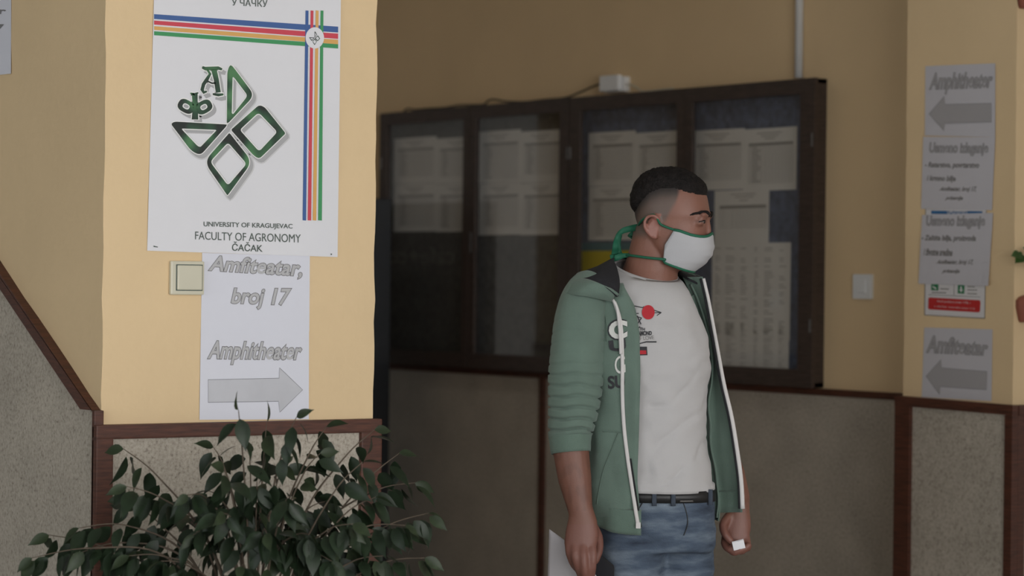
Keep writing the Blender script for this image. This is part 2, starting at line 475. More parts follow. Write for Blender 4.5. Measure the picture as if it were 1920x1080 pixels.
# stair wall: sloping rail, upright strip, speckled render below it
def yl(px, py, off=0.0): return onY(px, py, YL-off)
tA = yl(188, 795, TT); tB = yl(0, 513.4, TT); bA = yl(176, 806, TT); bB = yl(0, 543, TT)
kt = (tB.z-tA.z)/(tB.x-tA.x); kb = (bB.z-bA.z)/(bB.x-bA.x); ks = kt
xl = XP - 2.6
def ztop(x): return tA.z + ks*(x-tA.x)
def zbot(x): return bA.z + kb*(x-bA.x)
b = MB(); b.slab([(XP, YL-TT, ztop(XP)), (xl, YL-TT, ztop(xl)), (xl, YL-TT, zbot(xl)), (XP-0.06, YL-TT, zbot(XP-0.06)), (XP, YL-TT, zbot(XP-0.06))], (0,-1,0), TT)
trim(4, b, 'dark sloping wood rail climbing along the stair wall')
xs = yl(175, 930, TT).x
b = MB(); b.box((xs, YL-TT, 0), (XP, YL, zbot(XP-0.06)), 0.003); trim(5, b, 'narrow upright wood strip on the stair wall corner')
child_slab('dado_panel', [(XP, YL-PT, 0), (XP, YL-PT, zbot(XP-0.03)), (xl, YL-PT, zbot(xl)+0.01), (xl, YL-PT, 0)], (0,-1,0), PT+0.002, M['granite'], wall_left, 'speckled stone render')
# far side of the stair wall (seen only as a reflection in the case glass)
child_slab('dado_panel', [(XP-0.6, YL+0.25+PT, 0), (XS, YL+0.25+PT, 0), (XS, YL+0.25+PT, zt), (XP-0.6, YL+0.25+PT, zt)], (0,1,0), PT, M['granite'], wall_left, 'speckled stone render')
b = MB(); b.box((XS, YL+0.25, zt-0.035), (XP-0.6, YL+0.25+TT, zt), 0.003); trim(6, b, 'wood rail on the far side of the stair wall')

# back wall dado and rails
def yb(px, py, off=0.0): return onY(px, py, YB-off)
zb_top = DADO; zb_bot = yb(1500, 739.5, 0.02).z
child_slab('dado_panel', [(XW, YB-PT, 0), (XR0, YB-PT, 0), (XR0, YB-PT, zb_bot+0.01), (XW, YB-PT, zb_bot+0.01)], (0,-1,0), PT+0.002, M['granite'], wall_back, 'speckled stone render')
b = MB(); b.box((XW, YB-0.02, zb_bot), (XR0, YB, zb_top), 0.004); trim(7, b, 'horizontal wood rail along the back wall below the notice case')
x0 = yb(1009, 850, 0.02).x; x1 = yb(1020, 850, 0.02).x
b = MB(); b.box((x0, YB-0.02, 0), (x1, YB, zb_bot+0.004), 0.003); trim(8, b, 'upright wood strip on the back wall below the case')

# right pillar dado and rails (the rail hangs slightly out of level)
def yr(px, py, off=0.0): return onY(px, py, YR-off)
q = [yr(1688, 742.5, TT), yr(1915, 761.3, TT), yr(1915, 780, TT), yr(1688, 760.5, TT)]
q[1].x = q[2].x = XR1 + TT; q[0].x = q[3].x = XR0 - 0.012
b = MB(); b.slab(q, (0,-1,0), TT); trim(9, b, 'horizontal wood rail across the right pillar')
child_slab('dado_panel', [(XR0, YR-PT, 0), (XR1, YR-PT, 0), (XR1, YR-PT, q[2].z+0.01), (XR0, YR-PT, q[3].z+0.01)], (0,-1,0), PT+0.002, M['granite'], wall_right, 'speckled stone render')
xa = yr(1687, 900, TT).x; xb = yr(1704, 900, TT).x; xc = yr(1882, 900, TT).x
b = MB(); b.box((XR0-0.012, YR-TT, 0), (xb, YR+0.0, q[3].z+0.003), 0.003); trim(10, b, 'upright wood strip at the left edge of the right pillar')
b = MB(); b.box((xc, YR-TT, 0), (XR1+TT, YR, q[2].z-0.0005), 0.002)
trim(11, b, 'upright wood strip at the right corner of the right pillar')
yq = onX(1916, 900, XR1+TT).y
b = MB(); b.box((XR1, YR, 0), (XR1+TT, max(yq, YR+0.03), q[2].z-0.0005), 0.002); trim(12, b, 'upright wood strip around the corner of the right pillar')
b = MB(); b.slab([(XR1+TT+0.002, YR+0.001, q[1].z), (XR1+TT+0.002, YN, q[1].z), (XR1+TT+0.002, YN, q[2].z), (XR1+TT+0.002, YR+0.001, q[2].z)], (1,0,0), TT); trim(13, b, 'wood rail on the right side of the right pillar')
child_slab('dado_panel', [(XR1+PT, YR, 0), (XR1+PT, YN, 0), (XR1+PT, YN, q[2].z), (XR1+PT, YR, q[2].z)], (1,0,0), PT, M['granite'], wall_right, 'speckled stone render')

# ------------------------------------------------------------------ sheets fixed on the walls
def sheet(name, corners, place, n, m, label, cat='notice', group=None, t=0.0006, bulge=0.0, curl=None, nu=10, nv=10):
    """paper with its own thickness and slight waviness; corners TL TR BR BL in pixels; place(px,py,off) puts a point on the wall"""
    b = MB(); top = []; bot = []
    sd = random.random()*50
    for j in range(nv+1):
        r1 = []; r2 = []
        for i in range(nu+1):
            u = i/nu; v = j/nv; x, y = bil(corners, u, v)
            off = 0.0022 + bulge*(0.5+0.5*noise.noise(Vector((u*1.6+sd, v*1.6, sd))))
            if curl: off += curl(u, v)
            r1.append(place(x, y, off)); r2.append(place(x, y, off-t))
        top.append(r1); bot.append(r2)
    k = nu+1
    b.grid(top); b.grid([list(reversed(r)) for r in bot])
    rim_t = top[0] + [r[-1] for r in top[1:]] + list(reversed(top[-1][:-1])) + [r[0] for r in reversed(top[1:-1])]
    rim_b = bot[0] + [r[-1] for r in bot[1:]] + list(reversed(bot[-1][:-1])) + [r[0] for r in reversed(bot[1:-1])]
    b.grid([rim_t, rim_b], closed=True)
    o = b.build(name, m, None, True)
    tag(o, label, cat, group)
    for p in o.data.polygons: p.use_smooth = False
    return o

pX = lambda px, py, off=0.004: onX(px, py, XP+off)
pL = lambda px, py, off=0.004: onY(px, py, YL-off)
pR = lambda px, py, off=0.004: onY(px, py, YR-off)

# --- faculty poster on the left pillar
PC = [(291, -92), (640, -62), (633, 482), (276, 470)]
poster = sheet('poster', PC, pX, (1,0,0), M['paper'], 'large white faculty poster with striped cross and green emblem on the left pillar', 'poster', t=0.0008, nu=12, nv=16)
P1 = lambda px, py: pX(px, py, 0.0030)
P2 = lambda px, py: pX(px, py, 0.0034)
P3 = lambda px, py: pX(px, py, 0.0038)
P4 = lambda px, py: pX(px, py, 0.0042)
P5 = lambda px, py: pX(px, py, 0.0046)
# horizontal and vertical stripes
hs = [(26.5, 36.5, 51, 62, 'blue'), (38.5, 47, 64, 74, 'red'), (49, 57, 75.5, 84, 'gold'), (58.5, 67, 84, 92, 'green')]
hname = {'blue':'blue stripe','red':'red stripe','gold':'gold stripe','green':'green stripe'}
for a, c, d, e, k in hs:
    o = poly_print('stripe', [[(289, a), (634, d-1), (634, e-1), (289, c-1)]], P1, M[k], poster); o['label'] = hname[k]
vsx = [(573.0, 578.6, 567.5, 574, 'blue'), (582.5, 587.8, 577, 583.5, 'red'), (592, 597.5, 586.5, 593, 'gold'), (601.2, 606.5, 596.5, 603, 'green')]
for a, c, d, e, k in vsx:
    o = poly_print('stripe', [[(a, 19.5), (c, 20), (e+(0.6 if k=='green' else 0), 413.5), (d, 413)]], P2, M[k], poster); o['label'] = hname[k]
disc = [(590.3 + 17.3*math.cos(t*math.pi/20), 71 + 20*math.sin(t*math.pi/20)) for t in range(40)]
o = poly_print('disc', [disc], P3, M['paper'], poster)

def lz(x, y): return (320 + x/3.858, 110 + y/3.857)
def shape(outer, orad, inner, irad, n=72):
    return (resample(rounded(outer, orad), n), resample(rounded(inner, irad), n) if inner else None)
def align(outer, inner):
    # rotate inner so its first point is the closest to outer's first point
    best = min(range(len(inner)), key=lambda k: (inner[k][0]-outer[0][0])**2 + (inner[k][1]-outer[0][1])**2)
    return inner[best:] + inner[:best]
def grow(loop, d):
    n = len(loop); out = []
    ar = sum(loop[i][0]*loop[(i+1)%n][1]-loop[(i+1)%n][0]*loop[i][1] for i in range(n))
    s = 1 if ar > 0 else -1
    for i in range(n):
        a = Vector(loop[i-1]); c = Vector(loop[(i+1)%n]); t = (c-a)
        if t.length < 1e-6: out.append(loop[i]); continue
        t.normalize(); out.append((loop[i][0]+t.y*d*s, loop[i][1]-t.x*d*s))
    return out
emb = [
  ([(432,38),(462,72),(606,265),(420,462),(406,470),(410,90)], [22,30,55,10,3,30], [(448,128),(462,140),(558,268),(452,402),(442,396)], [8,8,25,10,6]),
  ([(0,470),(30,455),(408,476),(400,492),(215,700),(150,668)], [22,22,3,6,60,40], [(75,505),(335,515),(215,640),(195,632)], [14,10,22,14]),
  ([(640,334),(680,350),(832,540),(640,726),(600,700),(436,515)], [50,30,4,60,40,4], [(636,388),(772,530),(640,672),(500,515)], [30,22,26,20]),
  ([(425,536),(590,745),(411,990),(242,745)], [3,70,3,70], [(415,606),(550,760),(415,918),(285,745)], [24,26,26,30]),
]
def emblem(parent, place_sh, place_h, place_g, tx, halo=True):
    sh = []; bh = MB(); bg = MB(); bs1 = MB(); bs2 = MB()
    for outer, orr, inner, irr in emb:
        o_ = [tx(*p) for p in outer]; i_ = [tx(*p) for p in inner]
        sc = (tx(100,0)[0]-tx(0,0)[0])/100.0
        O = resample(rounded(o_, [r*sc for r in orr]), 72); I = resample(rounded(i_, [r*sc for r in irr]), 72)
        I = align(O, I)
        bg.ring([place_g(*p) for p in O], [place_g(*p) for p in I])
        if halo:
            O2 = grow(O, 1.6); I2 = grow(I, -1.8)
            bh.ring([place_h(*p) for p in O2], [place_h(*p) for p in I2])
            for bb, dx, dy, g in ((bs1, 5.0, 6.0, 5.0), (bs2, 5.0, 6.0, 2.5)):
                O3 = grow(O, g); I3 = grow(I, -g*0.6)
                pl = (lambda x, y, d=(0.0027 if bb is bs1 else 0.0029): pX(x, y, d))
                bb.ring([pl(p[0]+dx, p[1]+dy) for p in O3], [pl(p[0]+dx, p[1]+dy) for p in I3])
    if halo:
        bs1.build('printed_shadow', M['sh1'], parent); bs2.build('printed_shadow', M['sh2'], parent)
        bh.build('emblem_edge', M['halo'], parent)
    e = bg.build('emblem', M['logo'], parent); e['label'] = 'dark green emblem of four rounded shapes'
    return e
emblem(poster, None, P2, P3, lz)
# small repeat of the emblem in the disc
emblem(poster, None, None, P5, lambda x, y: (579.8 + x*20.5/832, 57.5 + y*27.0/990), False)
# letters A and F (Cyrillic) of the emblem, drawn as strokes
def stroke(pts, wd):
    L = [Vector(p) for p in pts]; l = []; r = []
    for i, p in enumerate(L):
        t = (L[min(i+1,len(L)-1)] - L[max(i-1,0)]).normalized(); n = Vector((-t.y, t.x)); q = wd[i] if isinstance(wd, list) else wd
        l.append(p+n*q/2); r.append(p-n*q/2)
    return [(p.x,p.y) for p in l] + [(p.x,p.y) for p in reversed(r)]
letA = [stroke([(228,62),(250,72),(345,68),(372,78)], [18,26,24,16]), stroke([(262,75),(285,110),(262,150),(238,185),(228,225),(240,245),(262,236)], [14,20,26,26,26,22,14]),
        stroke([(312,75),(330,150),(345,245)], [40,36,36]), stroke([(305,256),(345,262),(382,258)], [14,22,14]), stroke([(262,160),(300,178),(325,176)], [10,12,12])]
a_out = stroke
ph = [stroke([(142,250),(172,258),(200,246)], [10,18,10]), stroke([(174,250),(178,350),(176,440)], [42,36,48])]
def ringpair(cx, cy, rx, ry, ix, iy, ang):
    out = []; inn = []
    for k in range(24):
        t = 2*math.pi*k/24
        c, s_ = math.cos(t), math.sin(t)
        se = lambda q: math.copysign(abs(q)**0.75, q)
        def rot(x, y): return (cx + x*math.cos(ang)-y*math.sin(ang), cy + x*math.sin(ang)+y*math.cos(ang))
        out.append(rot(rx*se(c), ry*se(s_))); inn.append(rot(ix*se(c), iy*se(s_)))
    return out, inn
for nm, place, d, m in (('printed_shadow', lambda x,y: pX(x,y,0.0028), 7.0, M['sh2']), ('emblem_edge', P2, 7.5, M['halo']), ('emblem_letters', P3, 0.0, M['logo'])):
    bb = MB(); sx = 22 if nm == 'printed_shadow' else 0; sy = 26 if sx else 0
    for s_ in letA + ph:
        q = grow(s_, d) if d else s_
        bb.poly([place(*lz(p[0]+sx, p[1]+sy)) for p in q])
    for (cx, cy, an) in ((112, 345, 0.5), (240, 350, -0.5)):
        O, I = ringpair(cx, cy, 62, 46, 26, 19, an)
        if d: O = grow(O, d); I = grow(I, -d)
        bb.ring([place(*lz(p[0]+sx, p[1]+sy)) for p in O], [place(*lz(p[0]+sx, p[1]+sy)) for p in I])
    bb.build(nm, m, poster)
def pt_text(body, c, off=0.012): return text_print('lettering', body, c, P2, M['txt'], poster, 0, off)
pt_text('У ЧАЧКУ', [(435,-1.5),(501.5,0.5),(501.5,13),(435,10)])
pt_text('UNIVERSITY OF KRAGUJEVAC', [(382,415.5),(548.5,420),(548.5,431),(382,427)], 0.014)
pt_text('FACULTY OF AGRONOMY', [(366,434),(564,439.5),(564,455),(366,449)], 0.0)
pt_text('ČAČAK', [(436,453),(492,455.5),(492,472),(435,470)], 0.012)
poly_print('tiny_mark', [[(288,460.5),(296,462.5),(296,464),(288,463)]], P2, M['txt'], poster)
poly_print('tiny_mark', [[(620,475.5),(622.5,475.5),(622.5,478),(620,478)]], P2, M['txt'], poster)

# --- direction sheets on the left pillar
def wordart(body, c, place0, place1, parent, off=0.012, dark=False):
    text_print('lettering', body, c, place0, M['outline'], parent, 0.0, off + 0.018)
    o = text_print('lettering_fill', body, c, place1, M['fillgrey2' if dark else 'fillgrey'], parent, 0.0, off - 0.012)
    return o
def skew(c, k):  # slant lettering: shift the top corners to the right
    return [(c[0][0]+k, c[0][1]), (c[1][0]+k, c[1][1]), (c[2][0]-k*0.0, c[2][1]), (c[3][0], c[3][1])]
s1 = sheet('direction_notice', [(379,474),(581,480),(580,621.5),(376.5,620.5)], lambda a,b_,o=0.0: pX(a,b_,o-0.0012), (1,0,0), M['paper_cool'], 'white sheet reading Amfiteatar broj 17 below the poster on the left pillar', 'notice', 'direction sheets on the pillars')
s2 = sheet('direction_notice', [(376.5,619.5),(579.5,621.5),(579,786),(374,787)], lambda a,b_,o=0.0: pX(a,b_,o), (1,0,0), M['paper_cool'], 'white sheet reading Amphitheater above a right-pointing arrow on the left pillar', 'notice', 'direction sheets on the pillars')
W0 = lambda x, y: pX(x, y, 0.0016); W1 = lambda x, y: pX(x, y, 0.0020)
wordart('Amfiteatar,', [(401,480),(571,489),(564,522),(391,511)], W0, W1, s1, 0.03)
wordart('broj 17', [(440,541),(545,542),(536,581),(432,577)], W0, W1, s1, 0.03)
W2 = lambda x, y: pX(x, y, 0.0030); W3 = lambda x, y: pX(x, y, 0.0036)
wordart('Amphitheater', [(398,640),(568,643),(559,684),(388,682)], W2, W3, s2, 0.03)
ar = [(390.5,712.5),(523.5,709.5),(524,690),(567,731),(524.5,772.5),(522.5,752),(390.5,754)]
poly_print('arrow_outline', [grow(ar, 0.9)], W2, M['arrowline'], s2)
poly_print('arrow', [ar], W3, M['arrowfill'], s2)

# --- notice on the stair wall at the left picture edge
s3 = sheet('direction_notice', [(-225,-30),(21,-12),(20.5,138),(-226,164)], lambda a,b_,o=0.0: pL(a,b_,o), (0,-1,0), M['paper_cool'], 'white notice sheet on the stair wall at the left picture edge', 'notice', 'direction sheets on the pillars')
text_print('lettering', 'Amphitheater', [(-190,2),(11,15),(9,30),(-192,26)], lambda x,y: pL(x,y,0.0030), M['outline'], s3, 0, 0.03)
text_print('lettering', 'broj 17', [(-100,44),(6,46),(5,64),(-101,66)], lambda x,y: pL(x,y,0.0030), M['outline'], s3, 0, 0.03)

# --- notices on the right pillar
R0 = lambda x, y: pR(x, y, 0.0065); R1 = lambda x, y: pR(x, y, 0.0070); R2 = lambda x, y: pR(x, y, 0.0075)
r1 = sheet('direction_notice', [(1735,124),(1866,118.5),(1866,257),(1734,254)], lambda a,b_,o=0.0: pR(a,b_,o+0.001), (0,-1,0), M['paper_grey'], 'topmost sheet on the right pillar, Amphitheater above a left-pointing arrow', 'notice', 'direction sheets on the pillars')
K0 = lambda x, y: pR(x, y, 0.0042); K1 = lambda x, y: pR(x, y, 0.0048)
wordart('Amphitheater', [(1748,138),(1862,136),(1856,172),(1742,176)], K0, K1, r1, 0.03, True)
arl = [(1858.5,194),(1858.5,228.5),(1772,231),(1770,245),(1742.5,213.5),(1770.5,181),(1772,196)]
poly_print('arrow_outline', [grow(arl, 0.8)], K0, M['arrowline'], r1)
poly_print('arrow', [arl], K1, M['fillgrey2'], r1)
# safety sign below them
sg = sheet('safety_sign', [(1735,392),(1850,393.5),(1847,597.5),(1733,591)], lambda a,b_,o=0.0: pR(a,b_,o), (0,-1,0), M['signwhite'], 'white safety sign with a red text box, half hidden on the right pillar', 'sign', t=0.0015, nu=2, nv=2)
G0 = lambda x, y: pR(x, y, 0.0028); G1 = lambda x, y: pR(x, y, 0.0032)
poly_print('sign_border', [[(1735,391.6),(1736.2,391.6),(1734.4,591.2),(1733,591)],[(1848.8,393.5),(1850,393.5),(1847,597.6),(1845.6,597.5)],[(1733,590),(1847,596),(1847,597.6),(1733,591.2)]], G0, M['ink_dark'], sg)
poly_print('blue_band', [[(1746,395),(1842,396),(1842,402),(1746,401)]], G0, M['signblue'], sg)
text_print('lettering', 'UPUTSTVO', [(1776,394.6),(1813,395.4),(1813,401.6),(1776,400.6)], G1, M['signwhite'], sg, 0, 0.02)
redb = rounded([(1740.5,557.5),(1838.5,563),(1837.5,586),(1740,580)], 4)
poly_print('red_box', [redb], G0, M['signred'], sg)
text_print('lettering', 'Kod požara zvati 193, i', [(1758,562.5),(1820,566),(1819,571),(1757,567.5)], G1, M['signwhite'], sg, 0, 0.0)
text_print('lettering', 'u slučaju nesreće zvati 112', [(1752,572),(1828,577),(1827,581.5),(1751,576)], G1, M['signwhite'], sg, 0, 0.0)
poly_print('green_symbol', [[(1746,532),(1759.5,533),(1759.5,545),(1746,544)]], G0, M['signgreen'], sg)
poly_print('green_symbol', [[(1796,534),(1808.5,535),(1808,551),(1795.5,550)]], G0, M['signgreen'], sg)
arrow_dn = [(1800.5,537),(1803.5,537),(1803.5,543),(1806,543),(1802,548),(1798,543),(1800.5,543)]
poly_print('white_arrow', [arrow_dn], G1, M['signwhite'], sg)
poly_print('white_arrow', [[(1749,536),(1756,540),(1755,543),(1748,538)]], G1, M['signwhite'], sg)
ln = []
for x0_, x1_, y_ in ((1763,1779,540.5),(1747,1774,547.5),(1814,1828,536.5),(1814,1832,542.5),(1814,1832,549.5)):
    ln.append([(x0_,y_),(x1_,y_+0.6),(x1_,y_+2.4),(x0_,y_+1.9)])
ln += [[(1741,552),(1838,556.5),(1838,557.4),(1741,552.9)], [(1788.5,533),(1789.5,533),(1789,554),(1788,554)]]
poly_print('text_lines', ln, G0, M['ink_dark'], sg)

def usmeno(corn, lab, l1, l2, dx, dy, curl=None, o0=0.0):
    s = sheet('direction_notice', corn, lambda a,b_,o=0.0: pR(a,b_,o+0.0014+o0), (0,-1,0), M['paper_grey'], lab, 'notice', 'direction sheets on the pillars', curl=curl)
    A0 = lambda x, y: pR(x+dx, y+dy, 0.0045+o0); A1 = lambda x, y: pR(x+dx, y+dy, 0.0050+o0)
    wordart('Usmeno izlaganje', [(1744,268),(1853,268),(1851,292),(1742,291)], A0, A1, s, 0.03, True)
    text_print('lettering', l1, [(1735,304),(1836,304.5),(1835,318),(1734,316)], A0, M['ink_dark'], s, 0.15, 0.035)
    text_print('lettering', l2, [(1739,329),(1792,330),(1791,343),(1738,341)], A0, M['ink_dark'], s, 0.15, 0.035)
    text_print('lettering', 'Amfiteatar, broj 17,', [(1764,350.5),(1831,350),(1829,361),(1761,359.5)], A0, M['ink_dark'], s, 0.25, 0.035)
    text_print('lettering', 'prizemlje', [(1775,367.5),(1806,368),(1804,377),(1772,376)], A0, M['ink_dark'], s, 0.25, 0.035)
    return s
usmeno([(1731,256.5),(1866,257),(1860,394),(1727,391.5)], 'upper Usmeno izlaganje sheet on the right pillar, listing ratarstvo and krmno bilje', '- Ratarstvo, povrtarstvo', 'i krmno bilje', 0, 0, o0=0.0)
usmeno([(1729,403),(1862,399),(1853,536),(1722,532)], 'lower Usmeno izlaganje sheet covering the safety sign, with a curled bottom corner', '- Zaštita bilja, proizvoda', 'i životne sredine', -6, 137,
       curl=lambda u, v: 0.03*max(0, (u+v-1.55))**1.5 if u+v > 1.55 else 0.0, o0=0.0018)
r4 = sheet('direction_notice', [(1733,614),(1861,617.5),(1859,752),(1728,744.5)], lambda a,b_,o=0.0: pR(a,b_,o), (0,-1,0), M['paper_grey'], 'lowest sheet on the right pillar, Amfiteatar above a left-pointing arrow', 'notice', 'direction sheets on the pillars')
K2 = lambda x, y: pR(x, y, 0.0030); K3 = lambda x, y: pR(x, y, 0.0036)
wordart('Amfiteatar', [(1743,630),(1853,640),(1849,666),(1738,660)], K2, K3, r4, 0.03, True)
ar4 = [(1850.5,697),(1849.5,730.5),(1763.5,724.5),(1762,739.5),(1736.5,705.5),(1764.5,674.5),(1765.5,690)]
poly_print('arrow_outline', [grow(ar4, 0.8)], K2, M['arrowline'], r4)
poly_print('arrow', [ar4], K3, M['fillgrey2'], r4)

# --- switches
def rounded_box(b, a, c, bev): b.box(a, c, bev)
p0 = onX(317, 489, XP); p1 = onX(379, 553, XP)
sw = empty('light_switch', (XP, (p0.y+p1.y)/2, p1.z)); tag(sw, 'ivory rocker light switch beside the direction sheets on the left pillar', 'light switch')
b = MB(); b.box((0.0, p0.y-sw.location.y, 0.0), (0.010, p1.y-sw.location.y, p0.z-p1.z), 0.004); b.build('switch_frame', M['plastic'], sw)
wdt = p1.y-p0.y; hgt = p0.z-p1.z
b = MB(); b.box((0.010, p0.y-sw.location.y+wdt*0.15, hgt*0.12), (0.0112, p1.y-sw.location.y-wdt*0.06, hgt*0.90)); b.build('recess_line', M['txt'], sw)
b = MB(); b.box((0.008, p0.y-sw.location.y+wdt*0.175, hgt*0.145), (0.0145, p1.y-sw.location.y-wdt*0.085, hgt*0.875), 0.003); b.build('rocker', M['plastic'], sw)
p0 = onY(1604, 514, YB); p1 = onY(1638, 561, YB)
sw = empty('light_switch', ((p0.x+p1.x)/2, YB, p1.z)); tag(sw, 'white light switch on the back wall between the case and the right pillar', 'light switch')
w2 = (p1.x-p0.x)/2; hh = p0.z-p1.z
b = MB(); b.box((-w2, -0.012, 0), (w2, 0, hh), 0.003); b.build('switch_frame', M['white_plastic'], sw)
b = MB(); b.box((-w2*0.45, -0.017, hh*0.25), (w2*0.45, -0.010, hh*0.78), 0.002); b.build('rocker', M['white_plastic'], sw)
# socket on the far side of the stair wall, visible as a reflection
so = empty('wall_socket', (-10.0, YL+0.25, 1.42)); tag(so, 'white wall socket mirrored in the second case door', 'socket')
b = MB(); b.box((-0.045, 0, 0), (0.045, 0.012, 0.085), 0.003); b.build('socket_plate', M['white_plastic'], so)
b = MB(); b.tube([(0, 0.011, 0.043), (0, 0.016, 0.043)], 0.022, 14); b.build('socket_insert', M['white_plastic'], so)

# --- conduit, junction box and cables above the case
YC = YB - 0.055                                          # glass/front plane of the notice case
top = onY(1506, -60, YB-0.015); bot = onY(1497, 146, YB-0.015)
b = MB(); b.tube([(bot.x, YB-0.014, HC), (bot.x, YB-0.014, bot.z)], 0.0135, 12); o = b.build('conduit_pipe', M['pipe'], None, True)
tag(o, 'white plastic conduit pipe running down to the top of the notice case', 'pipe')
p0 = onY(1126, 143, YB-0.04); p1 = onY(1160, 169, YB-0.04)
jb = empty('junction_box', ((p0.x+p1.x)/2, YB, p1.z)); tag(jb, 'white junction box on the wall above the notice case', 'junction box')
wj = (p1.x-p0.x)/2; hj = p0.z-p1.z
b = MB(); b.box((-wj, -0.045, 0), (wj, -0.026, hj), 0.002); b.build('lid', M['white_plastic'], jb)
b = MB(); b.box((-wj+0.004, -0.027, -0.004), (wj+0.012, 0, hj-0.006), 0.002); b.build('box_body', M['white_plastic'], jb)
def cable(name, px, label, m, r=0.0035, off=0.03):
    pts = catmull([onY(x, y, YB-off) for x, y in px], 5)
    b = MB(); b.tube(pts, r, 7); o = b.build(name, m, None, True); tag(o, label, 'cable')
cable('black_cable', [(757,209.5),(765,204),(778,206),(800,204),(835,202),(862,197.5),(905,196.5),(914,190),(925,186.5),(950,190.5),(985,191),(1020,187),(1060,183.5),(1090,172),(1112,162),(1125,158)],
      'black cable lying along the case top and rising to the junction box', M['cable'])
cable('grey_cable', [(1178,157),(1192,163),(1206,171),(1235,168.5),(1262,165.5)], 'thin beige cable leaving the right side of the junction box', M['plastic'], 0.003)

# ------------------------------------------------------------------ notice case
XC0 = onY(712, 213.5, YC).x; XC1 = onY(1527, 146, YC).x
ZT = onY(1120, 180, YC).z; ZBt = onY(1120, 704, YC).z
YBD = YB - 0.012
case = empty('notice_case', ((XC0+XC1)/2, YB, ZBt)); tag(case, 'long dark wooden notice case with four glazed doors on the back wall', 'notice case')
ox = (XC0+XC1)/2
def cb(name, a, c, m, bev=0.003, parent=case, off=None):
    b = MB(); f = lambda p: (p[0]-ox, p[1]-YB, p[2]-ZBt)
    b.box(f(a), f(c), bev); return b.build(name, m, parent)
b = MB()
xmid = onY(1065, 450, YC).x
cb('backing_board', (XC0+0.01, YBD, ZBt+0.01), (xmid, YB-0.001, ZT-0.01), M['board_reflection'], 0)['label'] = 'felt board greyed by painted glass reflections'
cb('backing_board', (xmid, YBD, ZBt+0.01), (XC1-0.01, YB-0.001, ZT-0.01), M['board'], 0)['label'] = 'slate blue felt board'
cb('top_panel', (XC0, YC, ZT-0.018), (XC1, YB, ZT), M['casewood'])
cb('bottom_panel', (XC0, YC, ZBt), (XC1, YB, ZBt+0.018), M['casewood'])
cb('side_panel', (XC0, YC, ZBt), (XC0+0.016, YB, ZT), M['casewood'])
cb('side_panel', (XC1-0.016, YC, ZBt), (XC1, YB, ZT), M['casewood'])
YF = YC - 0.016
ztr = onY(1120, 205, YF).z; zbr = onY(1120, 674, YF).z       # opening top / bottom
xe = lambda px: onY(px, 450, YF).x
edges = [(xe(711), xe(723), xe(866), xe(877)), (xe(878), xe(889.5), xe(1046), xe(1064)), (xe(1065.5), xe(1085), xe(1266), xe(1280.5)), (xe(1281.5), xe(1295), xe(1497), xe(1524))]
for i, (a, a2, c, d) in enumerate(edges):
    dr = empty('case_door', (a-ox, YC-YB, 0.0)); dr.parent = case
    b = MB()
    def fb(p, q): b.box((p[0]-a, p[1], p[2]), (q[0]-a, q[1], q[2]), 0.002)
    zz = ZT-ZBt; t1 = ztr-ZBt; t0 = zbr-ZBt
    fb((a, -0.016, 0), (a2, 0, zz)); fb((c, -0.016, 0), (d, 0, zz))
    fb((a2-0.001, -0.016, t1), (c+0.001, 0, zz)); fb((a2-0.001, -0.016, 0), (c+0.001, 0, t0))
    b.build('door_frame', M['casewood'], dr)
    b = MB(); b.box((a2-a-0.004, -0.008, t0-0.004), (c-a+0.004, -0.005, t1+0.004)); b.build('pane', M['glass'], dr)
    hz = (zz*0.80, zz*0.2)
    for h_ in hz:
        hx = (d-a-0.008) if i in (1, 3) else (0.008 if i in (0, 2) else 0)
        b = MB(); b.tube([(hx, -0.018, h_-0.022), (hx, -0.018, h_+0.022)], 0.004, 8); b.build('hinge', M['metal'], dr)
    if i == 1:
        b = MB(); b.box((0.012, -0.021, zz*0.44), (0.022, -0.015, zz*0.52), 0.001); b.build('lock_plate', M['metal'], dr)

